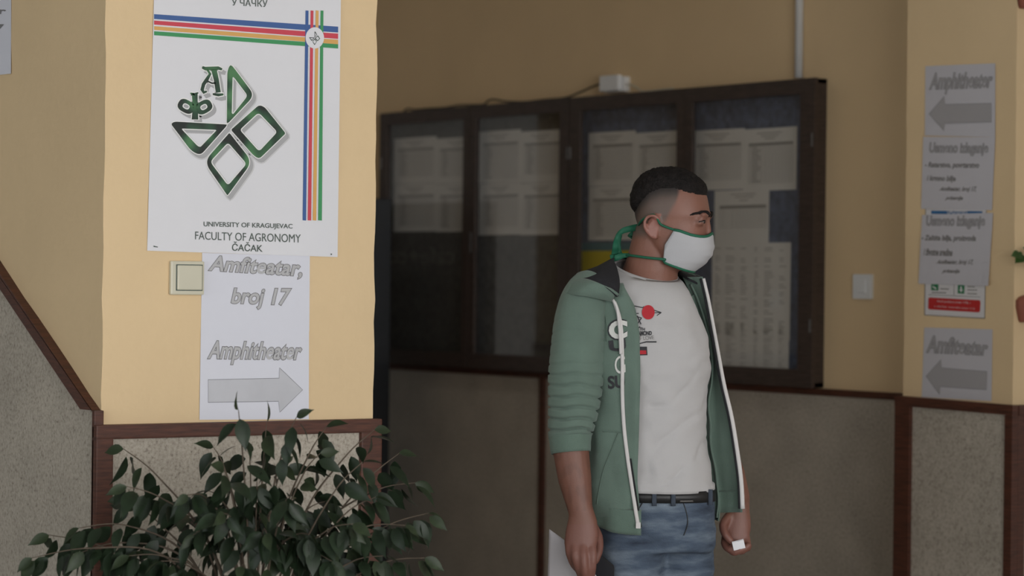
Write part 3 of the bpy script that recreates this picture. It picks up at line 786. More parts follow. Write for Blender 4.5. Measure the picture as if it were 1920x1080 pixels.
# sheets pinned inside the case
def case_sheet(x0, y0, x1, y1, label, style, m=None, off=0.0):
    a = onY(x0, y0, YBD-0.002); c = onY(x1, y1, YBD-0.002)
    # keep the sheet's vertical size at its own centre column
    zt_ = onY((x0+x1)/2, y0, YBD-0.002).z; zb_ = onY((x0+x1)/2, y1, YBD-0.002).z
    X0, X1 = a.x, c.x; W = X1-X0; H = zt_-zb_
    sk = random.uniform(-0.006, 0.006)
    yy = YBD-0.0015-off
    def P(u, v, o=0.0): return Vector((X0+W*u - sk*H*(v-0.5), yy-o, zt_-H*v + sk*W*(u-0.5)))
    b = MB(); b.slab([P(0,0), P(0,1), P(1,1), P(1,0)], (0,-1,0), 0.0006)
    s = b.build('list_sheet', m or M['list_paper']); tag(s, label, 'list', 'printed lists in the notice case')
    if style == 'plain': return s
    b = MB()
    def R(u0, v0, u1, v1): b.poly([P(u0,v0,0.0006), P(u0,v1,0.0006), P(u1,v1,0.0006), P(u1,v0,0.0006)])
    if style == 'table':
        R(0.25,0.07,0.72,0.085); R(0.33,0.115,0.66,0.13); R(0.4,0.16,0.6,0.175)
        t0 = 0.23; t1 = random.uniform(0.82, 0.95)
        R(0.10, t0, 0.93, t0+0.045)
        n = int((t1-t0)/0.045)
        for k in range(1, n+1): R(0.10, t0+0.045*k+0.012, 0.93, t0+0.045*k+0.018)
        for u in [0.10, 0.16, 0.34] + [0.42+0.064*k for k in range(9)]: R(u-0.002, t0, u+0.003, t0+0.045*n+0.018)
        for k in range(1, n): R(0.17, t0+0.045*k+0.024, 0.17+random.uniform(0.08,0.16), t0+0.045*k+0.04)
    elif style == 'half':
        R(0.3,0.07,0.76,0.085); R(0.38,0.12,0.72,0.135); R(0.46,0.18,0.62,0.195)
        R(0.10,0.27,0.95,0.33)
        for k in range(1, 7): R(0.10, 0.33+0.055*k, 0.95, 0.336+0.055*k)
        for u in [0.10,0.16,0.34] + [0.42+0.066*k for k in range(9)]: R(u-0.002,0.27,u+0.003,0.67)
    else:
        for k in range(34):
            v = 0.05+k*0.027
            if random.random() < 0.18: continue
            R(0.08, v, 0.08+random.uniform(0.06,0.14), v+0.008)
            R(0.34, v, 0.34+random.uniform(0.12,0.28), v+0.008)
            if random.random() < 0.8: R(0.72, v, 0.72+random.uniform(0.08,0.18), v+0.008)
    b.build('printed_table', M['ink'], s)
    return s
dn = ['leftmost', 'second', 'third', 'rightmost']
for d_, (xs_, ys_) in enumerate([((739,818,896),(258,345,435)), ((899,976,1054),(245,343,441)), ((1104,1191,1277),(247,349,451))]):
    for r_ in range(2):
        for c_ in range(2):
            case_sheet(xs_[c_], ys_[r_], xs_[c_+1]-0.6, ys_[r_+1]-0.6, '%s %s printed list behind the %s case door' % (['upper','lower'][r_], ['left','right'][c_], dn[d_]), 'table', off=0.0002*(r_*2+c_))
case_sheet(1297,243,1395,356,'upper left table sheet behind the rightmost case door','table')
case_sheet(1395,240,1493,357,'upper right table sheet behind the rightmost case door','table', off=0.0003)
case_sheet(1340,356,1441,462,'half-filled table sheet beside the face of the man','half', off=0.0006)
case_sheet(1336,456,1409,640,'densely printed upright list right of the white mask','list', off=0.0010)
case_sheet(1409,455,1481,638,'densely printed upright list beside the blue felt edge','list', off=0.0012)
case_sheet(1338,600,1408,697,'bottom printed list beside the open jacket zip','list', off=0.0016)
case_sheet(1408,615,1479,699,'lowest right printed list in the notice case corner','list', off=0.0018)
case_sheet(1086,470,1190,640,'yellow sheet in the case behind the shoulder of the man','plain', M['yellow'])
case_sheet(1084,455,1200,470,'teal paper strip above the yellow sheet in the case','plain', M['teal'])

# ------------------------------------------------------------------ dark panel behind the left pillar (its face shows in the case glass)
gy = YC - 0.20
ed = onY(731, 700, gy); ptz = onY(731, 373, gy).z
ap = empty('coffee_stand', (ed.x-0.35, gy, 0)); tag(ap, 'dark coffee stand half hidden behind the left pillar', 'stand')
b = MB(); b.box((-0.35, -0.10, 0), (0.35, 0.0, ptz), 0.004); b.build('stand_body', M['bluedark'], ap)
b = MB(); b.box((-0.33, 0.0, 0.03), (0.315, 0.004, ptz-0.004), 0.001); b.build('front_face', M['panelface'], ap)
vs_, fs_ = text2d('cafe+co', 0, 0.0)
mx_ = max(v[0] for v in vs_)
pts = [Vector((0.22-(x/mx_)*0.50, 0.0055, 1.60+y*0.10)) for x, y in vs_]
link_mesh('lettering', pts, fs_, M['lettersilver'], ap)

# ------------------------------------------------------------------ the man
DP = 6.40
base = onD(1235, 540, DP)
person = empty('person', (base.x, base.y, 0.0))
person.rotation_euler = (0, 0, math.atan2(RIGHT.y, RIGHT.x))
tag(person, 'man in an open green hooded jacket and white face mask, looking to the right', 'person')
PINV = Matrix.Rotation(-math.atan2(RIGHT.y, RIGHT.x), 4, 'Z') @ Matrix.Translation((-base.x, -base.y, 0))
def pp(px, py, d=0.0):           # photo position at depth d behind the man's mid plane, in his own frame
    return PINV @ onD(px, py, DP + d)
S = DP / FPX                     # metres per pixel at his distance

M['skin'] = attr_mat('skin', 'tone', 0.5, 0.08, 260)
M['hair'] = mat('dark_brown_hair', (0.010, 0.008, 0.0075), 0.75, 0.5, 90, 0.6, 220, spec=0.2)
M['tshirt'] = mat('white_tshirt', (0.45, 0.44, 0.44), 0.9, 0.02, 8, 0.12, 700, sheen=0.1)
M['jacket'] = mat('green_sweat_fabric', (0.118, 0.172, 0.14), 0.95, 0.07, 20, 0.18, 600, sheen=0.15)
M['rib'] = mat('green_ribbed_cuff', (0.11, 0.165, 0.132), 0.95, 0.07, 30, 0.25, 500, sheen=0.15)
M['lining'] = mat('black_hood_lining', (0.013, 0.013, 0.016), 0.95, 0.1, 20, 0.15, 500)
M['zip'] = mat('white_zip_tape', (0.58, 0.56, 0.55), 0.8, 0.03, 30)
M['mask'] = mat('white_cotton_mask', (0.42, 0.42, 0.435), 0.85, 0.015, 10, 0.1, 400)
M['maskgreen'] = mat('green_ribbon', (0.007, 0.105, 0.055), 0.7, 0.12, 30)
M['denim'] = denim_mat()
M['denim_dark'] = mat('dark_denim', (0.045, 0.058, 0.08), 0.9, 0.2, 40, 0.2, 500)
M['belt'] = mat('black_leather_belt', (0.012, 0.012, 0.013), 0.45, 0.1, 30)
M['phone'] = mat('black_phone_case', (0.010, 0.010, 0.011), 0.65, spec=0.25)
M['shoe'] = mat('dark_shoe', (0.03, 0.03, 0.035), 0.6, 0.1, 20)
M['sole'] = mat('white_sole', (0.6, 0.6, 0.58), 0.7)
M['eyewhite'] = mat('eye', (0.16, 0.13, 0.12), 0.6, spec=0.2)
M['iris'] = mat('iris', (0.02, 0.014, 0.010), 0.5, spec=0.2)
M['decal_black'] = mat('shirt_print_black', (0.03, 0.03, 0.035), 0.8)
M['decal_red'] = mat('shirt_print_red', (0.42, 0.02, 0.03), 0.8)
M['decal_white'] = mat('jacket_print_white', (0.60, 0.60, 0.57), 0.8)

def remeshed(mb, voxel, smooth_it=4, factor=0.5):
    o = mb.build('tmp', None)
    r = o.modifiers.new('r', 'REMESH'); r.mode = 'VOXEL'; r.voxel_size = voxel
    if smooth_it:
        s = o.modifiers.new('s', 'SMOOTH'); s.factor = factor; s.iterations = smooth_it
    dg = bpy.context.evaluated_depsgraph_get()
    me = bpy.data.meshes.new_from_object(o.evaluated_get(dg))
    old = o.data; bpy.data.objects.remove(o); bpy.data.meshes.remove(old)
    for p in me.polygons: p.use_smooth = True
    return me

# ---- head frame: forward F, lateral towards the camera Ls
PSI = math.radians(77)
HF = Vector((math.sin(PSI), -math.cos(PSI), 0)); HS = Vector((-math.cos(PSI), -math.sin(PSI), 0))
HCX = 1257.0
def hp(fpx, spx, y):             # head point: forward px, lateral px (towards camera), photo row y
    c = pp(HCX, y, 0.0); return c + HF*(fpx*S) + HS*(spx*S)
# rows: photo row -> front, back, half width (px)
HT = [(320, 10, 16, 12), (325, 29, 36, 30), (334, 43, 51, 43), (348, 58, 62, 53), (366, 68, 68, 59), (385, 72, 69, 62), (399, 74, 67, 62.5),
      (406, 74.5, 66, 62), (414, 70.5, 64, 60.5), (424, 69.5, 60, 59.5), (436, 70, 55, 58.5), (450, 70, 47, 56), (464, 68, 36, 53), (478, 65, 24, 48), (491, 57, 12, 41), (501, 43, 0, 30), (507, 30, -12, 18)]
def head_row(y, k):
    return sinterp([(r[0], r[k]) for r in HT], y)
def head_pt(a, y, grow_px=0.0):
    f, bk, w_ = head_row(y, 1)+grow_px, head_row(y, 2)+grow_px, head_row(y, 3)+grow_px
    c, s_ = math.cos(a), math.sin(a)
    e = 0.86 if c > 0 else 0.95
    x = (f if c > 0 else bk) * math.copysign(abs(c)**e, c)
    if bk < 0 and c < 0: x = -bk*1.0 + 0*c
    return hp(x, w_*math.copysign(abs(s_)**0.92, s_), y)
body = MB()
rows = []
y = 320.0
while y <= 507.1:
    rows.append([head_pt(2*math.pi*k/40, y) for k in range(40)]); y += 4.25
body.grid(rows, closed=True, cap0=True, cap1=True)
EX = lambda a, b_, c: (HF*(a*S), HS*(b_*S), Vector((0,0,c*S)))
# brow ridge, nose, cheekbones, lips, chin, ears
body.ellipsoid(hp(68, 22, 403), EX(8.5, 24, 6)); body.ellipsoid(hp(68, -22, 403), EX(8.5, 24, 6))
body.tube([hp(69, 0, 402), hp(70, 0, 414), hp(72, 0, 430), hp(71, 0, 445), hp(68, 0, 453)], [(5*S,6*S),(5*S,7*S),(5.5*S,8*S),(6*S,10*S),(6*S,9*S)], 10, round_end=True)
body.ellipsoid(hp(47, 0, 490), EX(12, 18, 10))
for sg in (1, -1):
    # eyelids bulging out of the socket
    body.ellipsoid(hp(60, sg*31, 412.5), EX(11.2, 14, 5.0)); body.ellipsoid(hp(59, sg*31, 420), EX(10.2, 14, 4.6))
    # ear: bowl, rim and lobe
    body.ellipsoid(hp(-24, sg*60, 427), EX(13, 4.5, 19))
    rim = [hp(-12, sg*61, 421), hp(-13, sg*65, 411), hp(-22, sg*69, 406), hp(-33, sg*70, 411), hp(-37, sg*70, 423), hp(-33, sg*68, 435), hp(-25, sg*64, 444), hp(-17, sg*60, 447)]
    body.tube(catmull(rim, 4), 3.6*S, 8, round_end=True)
    body.ellipsoid(hp(-19, sg*61, 444), EX(6, 4, 7))
    body.tube(catmull([hp(-18, sg*63, 415), hp(-27, sg*66, 421), hp(-26, sg*65, 433), hp(-17, sg*62, 438)], 4), 2.4*S, 6, round_end=True)
# neck
NX = [(425, 1233, 44, 46), (450, 1229, 45, 47), (470, 1225, 46, 48), (490, 1222, 49, 52), (508, 1218, 53, 55), (525, 1213, 58, 60), (545, 1208, 62, 62)]
rows = []
for yy, cx, a, b_ in NX:
    rows.append([pp(cx, yy, 0.012) + Vector((a*S*math.cos(t), b_*S*math.sin(t), 0)) for t in [2*math.pi*k/28 for k in range(28)]])
body.grid(rows, closed=True, cap0=True, cap1=True)

# ---- torso table: row -> left px, right px, half depth (m)  (shirt surface)
TT_ = [(512, 1138, 1275, 0.060), (525, 1112, 1283, 0.078), (545, 1092, 1292, 0.096), (575, 1084, 1303, 0.108), (610, 1082, 1314, 0.116), (650, 1084, 1324, 0.122), (690, 1090, 1328, 0.122),
       (740, 1100, 1323, 0.118), (800, 1108, 1322, 0.114), (850, 1112, 1326, 0.114), (890, 1114, 1333, 0.116), (925, 1116, 1338, 0.118)]
TL = [(r[0], r[1]) for r in TT_]; TR = [(r[0], r[2]) for r in TT_]; TB = [(r[0], r[3]) for r in TT_]
def torso_pt(phi, y, g=0.0, gl=0.0, gr=0.0):
    """phi: 0 faces the camera, +90 deg to the picture right"""
    L = sinterp(TL, y)-gl; R = sinterp(TR, y)+gr; B = sinterp(TB, y)
    c = pp((L+R)/2, y, 0.0); A = (R-L)/2*S + g; B = B + g
    s_, k = math.sin(phi), math.cos(phi)
    return c + Vector((A*math.copysign(abs(s_)**0.9, s_), -B*math.copysign(abs(k)**0.85, k), 0))
rows = []
for yy in (512, 525, 545, 575, 610, 650, 690, 740, 800, 850, 890, 925, 950):
    rows.append([torso_pt(2*math.pi*k/32, min(yy, 925), -0.012-0.012*sstep(560, 520, yy)) + Vector((0, 0, -0.012*sstep(560, 512, yy))) + Vector((0, 0, -max(0, yy-925)*S)) for k in range(32)])
body.grid(rows, closed=True, cap0=True, cap1=True)
# ---- arms (skin) and hands
def armtube(pts, rad): body.tube([pp(*p) for p in pts], [r*S if not isinstance(r, tuple) else (r[0]*S, r[1]*S) for r in rad], 18, ref=(1, 0, 0), round_end=True)
armtube([(1112,575,-0.07),(1083,640,-0.095),(1075,740,-0.095),(1070,800,-0.095),(1071,850,-0.105),(1078,900,-0.115),(1086,945,-0.125),(1090,965,-0.13)],
        [28, 33, 33, 33, (33.5,31), (31,28), (24.5,20), (22.5,17)])
# palm of the right hand (back of the hand to the camera), a flattened tapering block
body.tube([pp(1090,955,-0.13), pp(1092,975,-0.133), pp(1091,1000,-0.137), pp(1089,1020,-0.14), pp(1090,1030,-0.138)],
          [(22*S,15*S), (27*S,15*S), (31*S,15*S), (30.5*S,14*S), (26*S,11*S)], 18, ref=(1,0,0), round_end=True)
def finger(pts, rad): body.tube(catmull([pp(*p) for p in pts], 4), [r*S for r in [sinterp([(0, rad[0]), (0.5, rad[1]), (1, rad[2])], i/((len(pts)-1)*4)) for i in range((len(pts)-1)*4+1)]], 10, round_end=True)
finger([(1066,1012,-0.135),(1067,1034,-0.145),(1074,1056,-0.140),(1084,1070,-0.118)], (8.0, 7.2, 6.0))      # little finger
finger([(1078,1016,-0.142),(1078,1042,-0.156),(1085,1068,-0.150),(1092,1086,-0.128)], (8.8, 8.0, 6.6))      # ring finger
finger([(1093,1018,-0.145),(1094,1048,-0.160),(1097,1078,-0.155),(1101,1098,-0.132)], (9.4, 8.6, 7.0))      # middle finger
finger([(1109,1016,-0.140),(1111,1042,-0.153),(1110,1068,-0.150),(1107,1090,-0.130)], (9.2, 8.4, 6.8))      # index finger
finger([(1110,985,-0.128),(1121,1006,-0.118),(1123,1030,-0.112),(1116,1052,-0.112)], (10.0, 9.0, 7.2))      # thumb on the far side of the sheet
# left arm, half hidden behind the open jacket front
armtube([(1296,560,0.085),(1306,650,0.10),(1322,760,0.12),(1345,830,0.115),(1370,890,0.10),(1386,935,0.08),(1386,955,0.07)],
        [36, 34, 31, 31, (28,27), (21,18), (20,17)])
body.tube([pp(1385,950,0.066), pp(1384,968,0.064), pp(1382,988,0.06), pp(1380,1004,0.055)], [(20*S,14*S), (24*S,15*S), (27*S,15*S), (25*S,13*S)], 18, ref=(1,0,0), round_end=True)
finger([(1362,1000,0.060),(1358,1018,0.045),(1366,1030,0.028),(1378,1026,0.022)], (7.6, 7.0, 6.0))
finger([(1373,1004,0.058),(1369,1024,0.044),(1376,1036,0.024),(1388,1030,0.018)], (8.2, 7.6, 6.4))
finger([(1385,1004,0.056),(1384,1025,0.044),(1390,1034,0.026),(1399,1026,0.020)], (8.4, 7.6, 6.4))
finger([(1397,998,0.056),(1401,1016,0.046),(1402,1028,0.030),(1404,1022,0.020)], (8.0, 7.2, 6.0))
finger([(1366,968,0.055),(1356,984,0.040),(1360,1002,0.026),(1370,1014,0.022)], (9.0, 8.2, 6.8))
# ---- legs (skin, under the jeans)
LEGS = {1: [(1180, 940, -0.03, 60), (1183, 1010, -0.03, 58), (1188, 1100, -0.03, 54), (1196, 1260, -0.03, 43), (1200, 1400, -0.02, 38), (1204, 1560, -0.02, 32), (1206, 1690, -0.02, 26)],
        2: [(1275, 940, 0.03, 60), (1280, 1010, 0.03, 56), (1284, 1100, 0.03, 52), (1288, 1260, 0.04, 42), (1292, 1400, 0.05, 37), (1296, 1560, 0.05, 31), (1298, 1690, 0.05, 26)]}
for k, L in LEGS.items():
    body.tube([pp(x, yy, d) for x, yy, d, r in L], [(r-6)*S for x, yy, d, r in L], 16, ref=(1,0,0), round_end=True)
me = remeshed(body, 0.0034, 5, 0.5)
# ---- skin tones as a colour attribute: hair fade, stubble, flush
ca = me.color_attributes.new('tone', 'FLOAT_COLOR', 'POINT')
hc = pp(HCX, 400, 0.0)
SK = Vector((0.205, 0.090, 0.062)); FADE = Vector((0.105, 0.076, 0.062)); DARK = Vector((0.016, 0.012, 0.011))
ztop_head = pp(HCX, 320).z; z_of = lambda yy: pp(HCX, yy).z
def row_of(co): return 533.0 - (co.z - CAMH)/S * 1.0
def head_coords(co):
    r = co - Vector((hc.x, hc.y, 0)); r.z = 0
    return r.dot(HF)/S, r.dot(HS)/S
ROWOFF = 400.0 - row_of(Vector((0, 0, z_of(400))))
# hair line: lower border row of the long hair as a function of the forward px
HL = [(-75, 402), (-60, 392), (-45, 374), (-30, 360), (-10, 352), (15, 351), (30, 356), (48, 361), (66, 365), (80, 368)]
def hair_amount(f, s_, row):
    front = interp(HL, f)
    amt = sstep(front+6, front-16, row)
    # forehead stays bare
    lim = 350 + 0.0035*s_*s_*0.6
    if f > 30: amt *= sstep(lim+20, lim+6, row)
    return amt
def fade_amount(f, s_, row):
    # cropped sides and nape
    bound = interp([(-75, 452), (-40, 446), (-12, 428), (2, 418), (10, 402), (20, 385), (27, 365)], f)
    a = sstep(bound+6, bound-14, row) * sstep(31, 20, f)
    return a
tone = []
for v in me.vertices:
    co = v.co; row = row_of(co) + ROWOFF
    c = SK.copy()
    n1 = noise.noise(co*38.0); c *= 1.0 + 0.07*n1
    if row < 512:
        f, s_ = head_coords(co)
        ear = (abs(s_) > 60.5 and -40 < f < -8 and 402 < row < 452)
        if ear: c = Vector((0.25, 0.105, 0.08))
        else:
            fd = fade_amount(f, s_, row)
            hl = interp(HL, f)
            dk = sstep(hl+34, hl+2, row)
            c = c.lerp(FADE.lerp(DARK, dk), fd*0.93 if dk < 0.5 else min(1, fd*(0.93+0.07*dk)))
            # stubble on jaw and neck front, flushed cheek
            st = sstep(440, 460, row)*sstep(500, 480, row)*sstep(-15, 10, f)
            c = c.lerp(Vector((0.15, 0.085, 0.062)), 0.55*st)
            ck = math.exp(-((f-52)/16)**2-((row-436)/9)**2); c = c.lerp(Vector((0.24, 0.095, 0.07)), 0.5*ck)
            # lash lines and lids are darker skin
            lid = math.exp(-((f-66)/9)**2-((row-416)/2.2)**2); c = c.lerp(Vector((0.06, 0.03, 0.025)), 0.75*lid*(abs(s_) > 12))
    elif row > 840:
        c = c.lerp(Vector((0.165, 0.070, 0.047)), 0.85)
        if row > 975: c = c.lerp(Vector((0.18, 0.075, 0.058)), 0.6)
        hr = noise.noise(Vector((co.x*90, co.y*90, co.z*35)))
        if row < 950: c *= 1.0 - 0.16*sstep(0.0, 0.35, hr)
    tone.append((c.x, c.y, c.z, 1.0))
flat = [x for t in tone for x in t]
ca.data.foreach_set('color', flat)
me.materials.append(M['skin'])
bo = bpy.data.objects.new('body', me); COL.objects.link(bo); bo.parent = person
# ---- hair: shell grown from the scalp, longer on top
bm = bmesh.new(); bm.from_mesh(me); bm.normal_update()
amt = {}
for v in bm.verts:
    row = row_of(v.co) + ROWOFF
    if row > 412: amt[v] = 0.0; continue
    f, s_ = head_coords(v.co); amt[v] = hair_amount(f, s_, row)
bmesh.ops.delete(bm, geom=[v for v in bm.verts if amt[v] <= 0.01], context='VERTS')
for v in bm.verts:
    row = row_of(v.co) + ROWOFF; f, s_ = head_coords(v.co)
    ln_ = 0.0085 + 0.001*sstep(-20, 60, f)
    tuft = noise.noise(Vector((f*0.22, s_*0.22, row*0.06)))*0.003 + noise.noise(Vector((f*0.6, s_*0.6, row*0.2)))*0.0016
    v.co += v.normal*((ln_+tuft)*amt[v]**0.7 - 0.0008*(1-amt[v])) + HF*0.0015*amt[v]*sstep(40, 75, f)
hm = bpy.data.meshes.new('hair'); bm.to_mesh(hm); bm.free()
for p in hm.polygons: p.use_smooth = True
hm.materials.append(M['hair'])
ho = bpy.data.objects.new('hair', hm); COL.objects.link(ho); ho.parent = person; ho['label'] = 'short dark hair with faded sides'
# ---- eyes and brows
BODYT = BVHTree.FromPolygons([v.co.copy() for v in me.vertices], [tuple(p.vertices) for p in me.polygons])
def on_face(s_px, y, off=0.0006):
    o_ = hp(130, s_px, y); h_ = BODYT.ray_cast(o_, -HF)
    return (h_[0] + HF*off) if h_[0] is not None else hp(60, s_px, y)
for sg in (1, -1):
    b = MB(); b.ellipsoid(hp(59.3, sg*31, 416.2), EX(10.6, 12.0, 4.2), 16, 10); eye = b.build('eye', M['eyewhite'], person, True)
    b = MB(); b.ellipsoid(hp(67.2, sg*29.5, 416.2), EX(3.6, 5.2, 3.8), 12, 8); b.build('iris', M['iris'], eye, True)
    arc = [on_face(sg*9, 403.5), on_face(sg*20, 400.5), on_face(sg*34, 399), on_face(sg*45, 401), on_face(sg*52, 404.5)]
    b = MB(); b.tube(catmull(arc, 4), [(2.2*S, 4.2*S)]*3 + [(2.0*S, 4.0*S)]*8 + [(1.4*S, 2.4*S)]*4 + [(0.8*S, 1.2*S)]*2, 8, ref=HF); b.build('eyebrow', M['hair'], person, True)
    lid = [on_face(sg*19, 416.5, 0.0), on_face(sg*27, 413.8, 0.0), on_face(sg*36, 414, 0.0), on_face(sg*43, 416.6, 0.0)]
    b = MB(); b.tube(catmull(lid, 4), 1.3*S, 6); b.build('eyelashes', M['hair'], eye, True)

# ---- face mask
mk = MB(); NS, NT = 40, 22; rows = []
AM = math.radians(96)
def mask_rows(t, s_):
    """t 0 top .. 1 bottom, s_ -1 (far side) .. 1 (near side)"""
    a = math.radians(78 + 25*t)*s_
    side = abs(s_)
    top = 437 + 7*math.sin(math.pi*min(1, side*1.15))*1.0 - 8*max(0, side-0.75)*4*0.6
    bot = 509 - 3*side - 18*side**3
    return a, top+(bot-top)*t
for j in range(NT+1):
    r = []
    for i in range(NS+1):
        s_ = -1+2*i/NS; t = j/NT
        a, yy = mask_rows(t, s_)
        f = interp([(432, 77), (440, 78), (452, 80.5), (465, 80.5), (478, 76.5), (490, 68), (500, 56), (512, 38)], yy)
        wd = interp([(430, 63), (450, 61), (470, 57), (490, 51), (510, 40)], yy)
        c, sn = math.cos(a), math.sin(a)
        x = f*math.copysign(abs(c)**0.95, c) if c > 0 else 20*c
        pt = hp(x, wd*math.copysign(abs(sn)**0.8, sn), yy)
        wr = noise.noise(Vector((s_*2.2, t*6.5, 3.7)))*0.0016*(1-abs(s_)**2) + 0.0012*math.sin(t*26+s_*3)*max(0, 1-abs(s_)*3)*(0.2+0.8*(t > 0.3))
        r.append(pt + (HF*c + HS*sn)*wr)
    rows.append(r)
mk.grid(rows)
mo = mk.build('face_mask', M['mask'], person, True); mo['label'] = 'white cotton face mask with green binding'
sm = mo.modifiers.new('thick', 'SOLIDIFY'); sm.thickness = 0.0018; sm.offset = 1.0
def ribbon(name, pts, r, parent, k=5, ref=None):
    b = MB(); b.tube(catmull(pts, k), r, 8, ref=ref, round_end=False); return b.build(name, M['maskgreen'], parent, True)
def edge(t):
    return [rows[t][i] + (rows[t][i]-hp(0, 0, mask_rows(t/NT, -1+2*i/NS)[1])).normalized()*0.0006 for i in range(0, NS+1, 2)]
ribbon('binding', edge(0), (2.0*S*1.0, 3.6*S), mo, 2, (0, 0, 0.01)) if False else None
b = MB(); b.tube(edge(0), 2.9*S, 8); b.build('binding', M['maskgreen'], mo, True)
b = MB(); b.tube(edge(NT), 2.9*S, 8); b.build('binding', M['maskgreen'], mo, True)
for sg in (1, -1):
    e0 = rows[0][NS if sg == 1 else 0]; e1 = rows[NT][NS if sg == 1 else 0]
    ribbon('strap', [e0, hp(-6, sg*64.5, 423), hp(-13, sg*65.5, 413), hp(-21, sg*66, 404.5), hp(-38, sg*62, 411), hp(-50, sg*44, 419), hp(-57, sg*20, 424), hp(-59, 0, 426)], 2.2*S, mo)
    ribbon('strap', [e1, hp(-2, sg*54, 487), hp(-30, sg*56, 484.5), hp(-60, sg*44, 481), hp(-84, sg*20, 478.5), hp(-90, 0, 478)], 2.6*S, mo)
# tied bow and loose ribbon loops at the back of the head
def flat_ribbon(name, pts, wds, parent):
    c = catmull(pts, 6); b = MB(); r0 = []; r1 = []
    for i, p in enumerate(c):
        q = i/(len(c)-1); wd = sinterp([(k/(len(wds)-1), wds[k]) for k in range(len(wds))], q)*S
        t = (c[min(i+1, len(c)-1)]-c[max(i-1, 0)]).normalized()
        n = Vector((0.25*math.sin(q*9), -1, 0.2*math.cos(q*7))); w_ = t.cross(n).normalized()
        r0.append(p + w_*wd); r1.append(p - w_*wd)
    mid = [(x+y)/2 + Vector((0, -0.002*math.sin(i*1.1), 0)) for i, (x, y) in enumerate(zip(r0, r1))]
    b.grid([r0, mid, r1]); o = b.build(name, M['maskgreen'], parent, True)
    s_ = o.modifiers.new('t', 'SOLIDIFY'); s_.thickness = 0.0012
    return o
flat_ribbon('ribbon_loop', [pp(1203,424,0.0), pp(1185,428,-0.01), pp(1166,434,-0.015), pp(1156,447,-0.01), pp(1154,465,0.0), pp(1153,478,0.01)], [5, 6, 5, 4, 6, 7], mo)
flat_ribbon('ribbon_loop', [pp(1200,426,0.0), pp(1190,436,0.015), pp(1182,444,0.02), pp(1188,437,0.03), pp(1200,428,0.03)], [4, 5, 6, 5, 4], mo)
flat_ribbon('ribbon_tail', [pp(1164,440,0.02), pp(1160,455,0.02), pp(1160,470,0.015), pp(1164,480,0.01)], [3, 4, 5, 6], mo)
flat_ribbon('ribbon_tail', [pp(1149,477,0.0), pp(1152,484,-0.01), pp(1166,480,-0.012), pp(1180,478,-0.012)], [6, 6, 5, 3], mo)
b = MB(); b.ellipsoid(pp(1201,426,0.0), (Vector((5*S,0,0)), Vector((0,5*S,0)), Vector((0,0,5*S))), 10, 7); b.build('knot', M['maskgreen'], mo, True)
b = MB(); b.ellipsoid(pp(1163,479,0.0), (Vector((6*S,0,0)), Vector((0,6*S,0)), Vector((0,0,5*S))), 10, 7); b.build('knot', M['maskgreen'], mo, True)

# ---- T-shirt
PF = math.radians(38)           # chest direction
ts = MB(); rows = []; NP = 144
def shirt_pt(phi, y):
    p = torso_pt(phi, y)
    fz = math.cos(phi-PF)
    w_ = noise.noise(Vector((phi*2.2, y*0.02, 1.3)))*0.004 + noise.noise(Vector((phi*3.0+y*0.012, y*0.05, 7.0)))*0.0026
    fo = math.sin(y*0.085 + phi*5.5 + 2.6*noise.noise(Vector((phi*1.6, y*0.012, 2))))
    w_ -= 0.0060*(max(0.0, fo)**5)*(0.55+0.8*noise.noise(Vector((phi*2.2+9, y*0.015, 4))))*sstep(620, 740, y)*sstep(-0.6, 0.6, fz)
    d = Vector((math.sin(phi), -math.cos(phi), 0))
    chest = 0.012*math.exp(-((y-640)/60)**2)*max(0, fz)**2
    return p + d*(w_+chest)
ck = []
for k in range(NP):                 # neckline ring, dipping at the front
    phi = 2*math.pi*k/NP; fz = math.cos(phi-PF)
    ck.append(pp(1211, 509, 0.01) + Vector((60*S*math.sin(phi), -62*S*math.cos(phi), -0.027*fz - 0.001)))
def ringmix(t, y):
    return [ck[k].lerp(shirt_pt(2*math.pi*k/NP, y), t) for k in range(NP)]
rows.append([p + Vector((0, 0, 0.004)) + (pp(1211,509,0.01)-p)*0.04 for p in ck]); rows.append(ck)
rows.append([p + Vector((0,0,-0.002)) + (p-pp(1211,509,0.01))*0.05 for p in ck])
sh_rows = [ringmix(0.3, 521), ringmix(0.58, 532), ringmix(0.82, 550)]
for r in sh_rows: rows.append(r)
yy = 572
while yy <= 905:
    rows.append([shirt_pt(2*math.pi*k/NP, yy) for k in range(NP)]); yy += 4
hem = []
for k in range(NP):
    phi = 2*math.pi*k/NP; p = shirt_pt(phi, 912); p.z -= 0.009*math.cos(phi-0.25)*1.0; hem.append(p + Vector((math.sin(phi), -math.cos(phi), 0))*0.004)
rows.append([p + Vector((0,0,0.010)) for p in hem]); rows.append(hem)
ts.grid(rows, closed=True)
tso = ts.build('t_shirt', M['tshirt'], person, True); tso['label'] = 'white t-shirt with a small red and black print'
sm = tso.modifiers.new('t', 'SOLIDIFY'); sm.thickness = 0.002; sm.offset = -1
b = MB(); b.tube([p for p in rows[1]] + [rows[1][0]], (2.2*S, 3.2*S), 6); b.build('collar', M['tshirt'], tso, True)

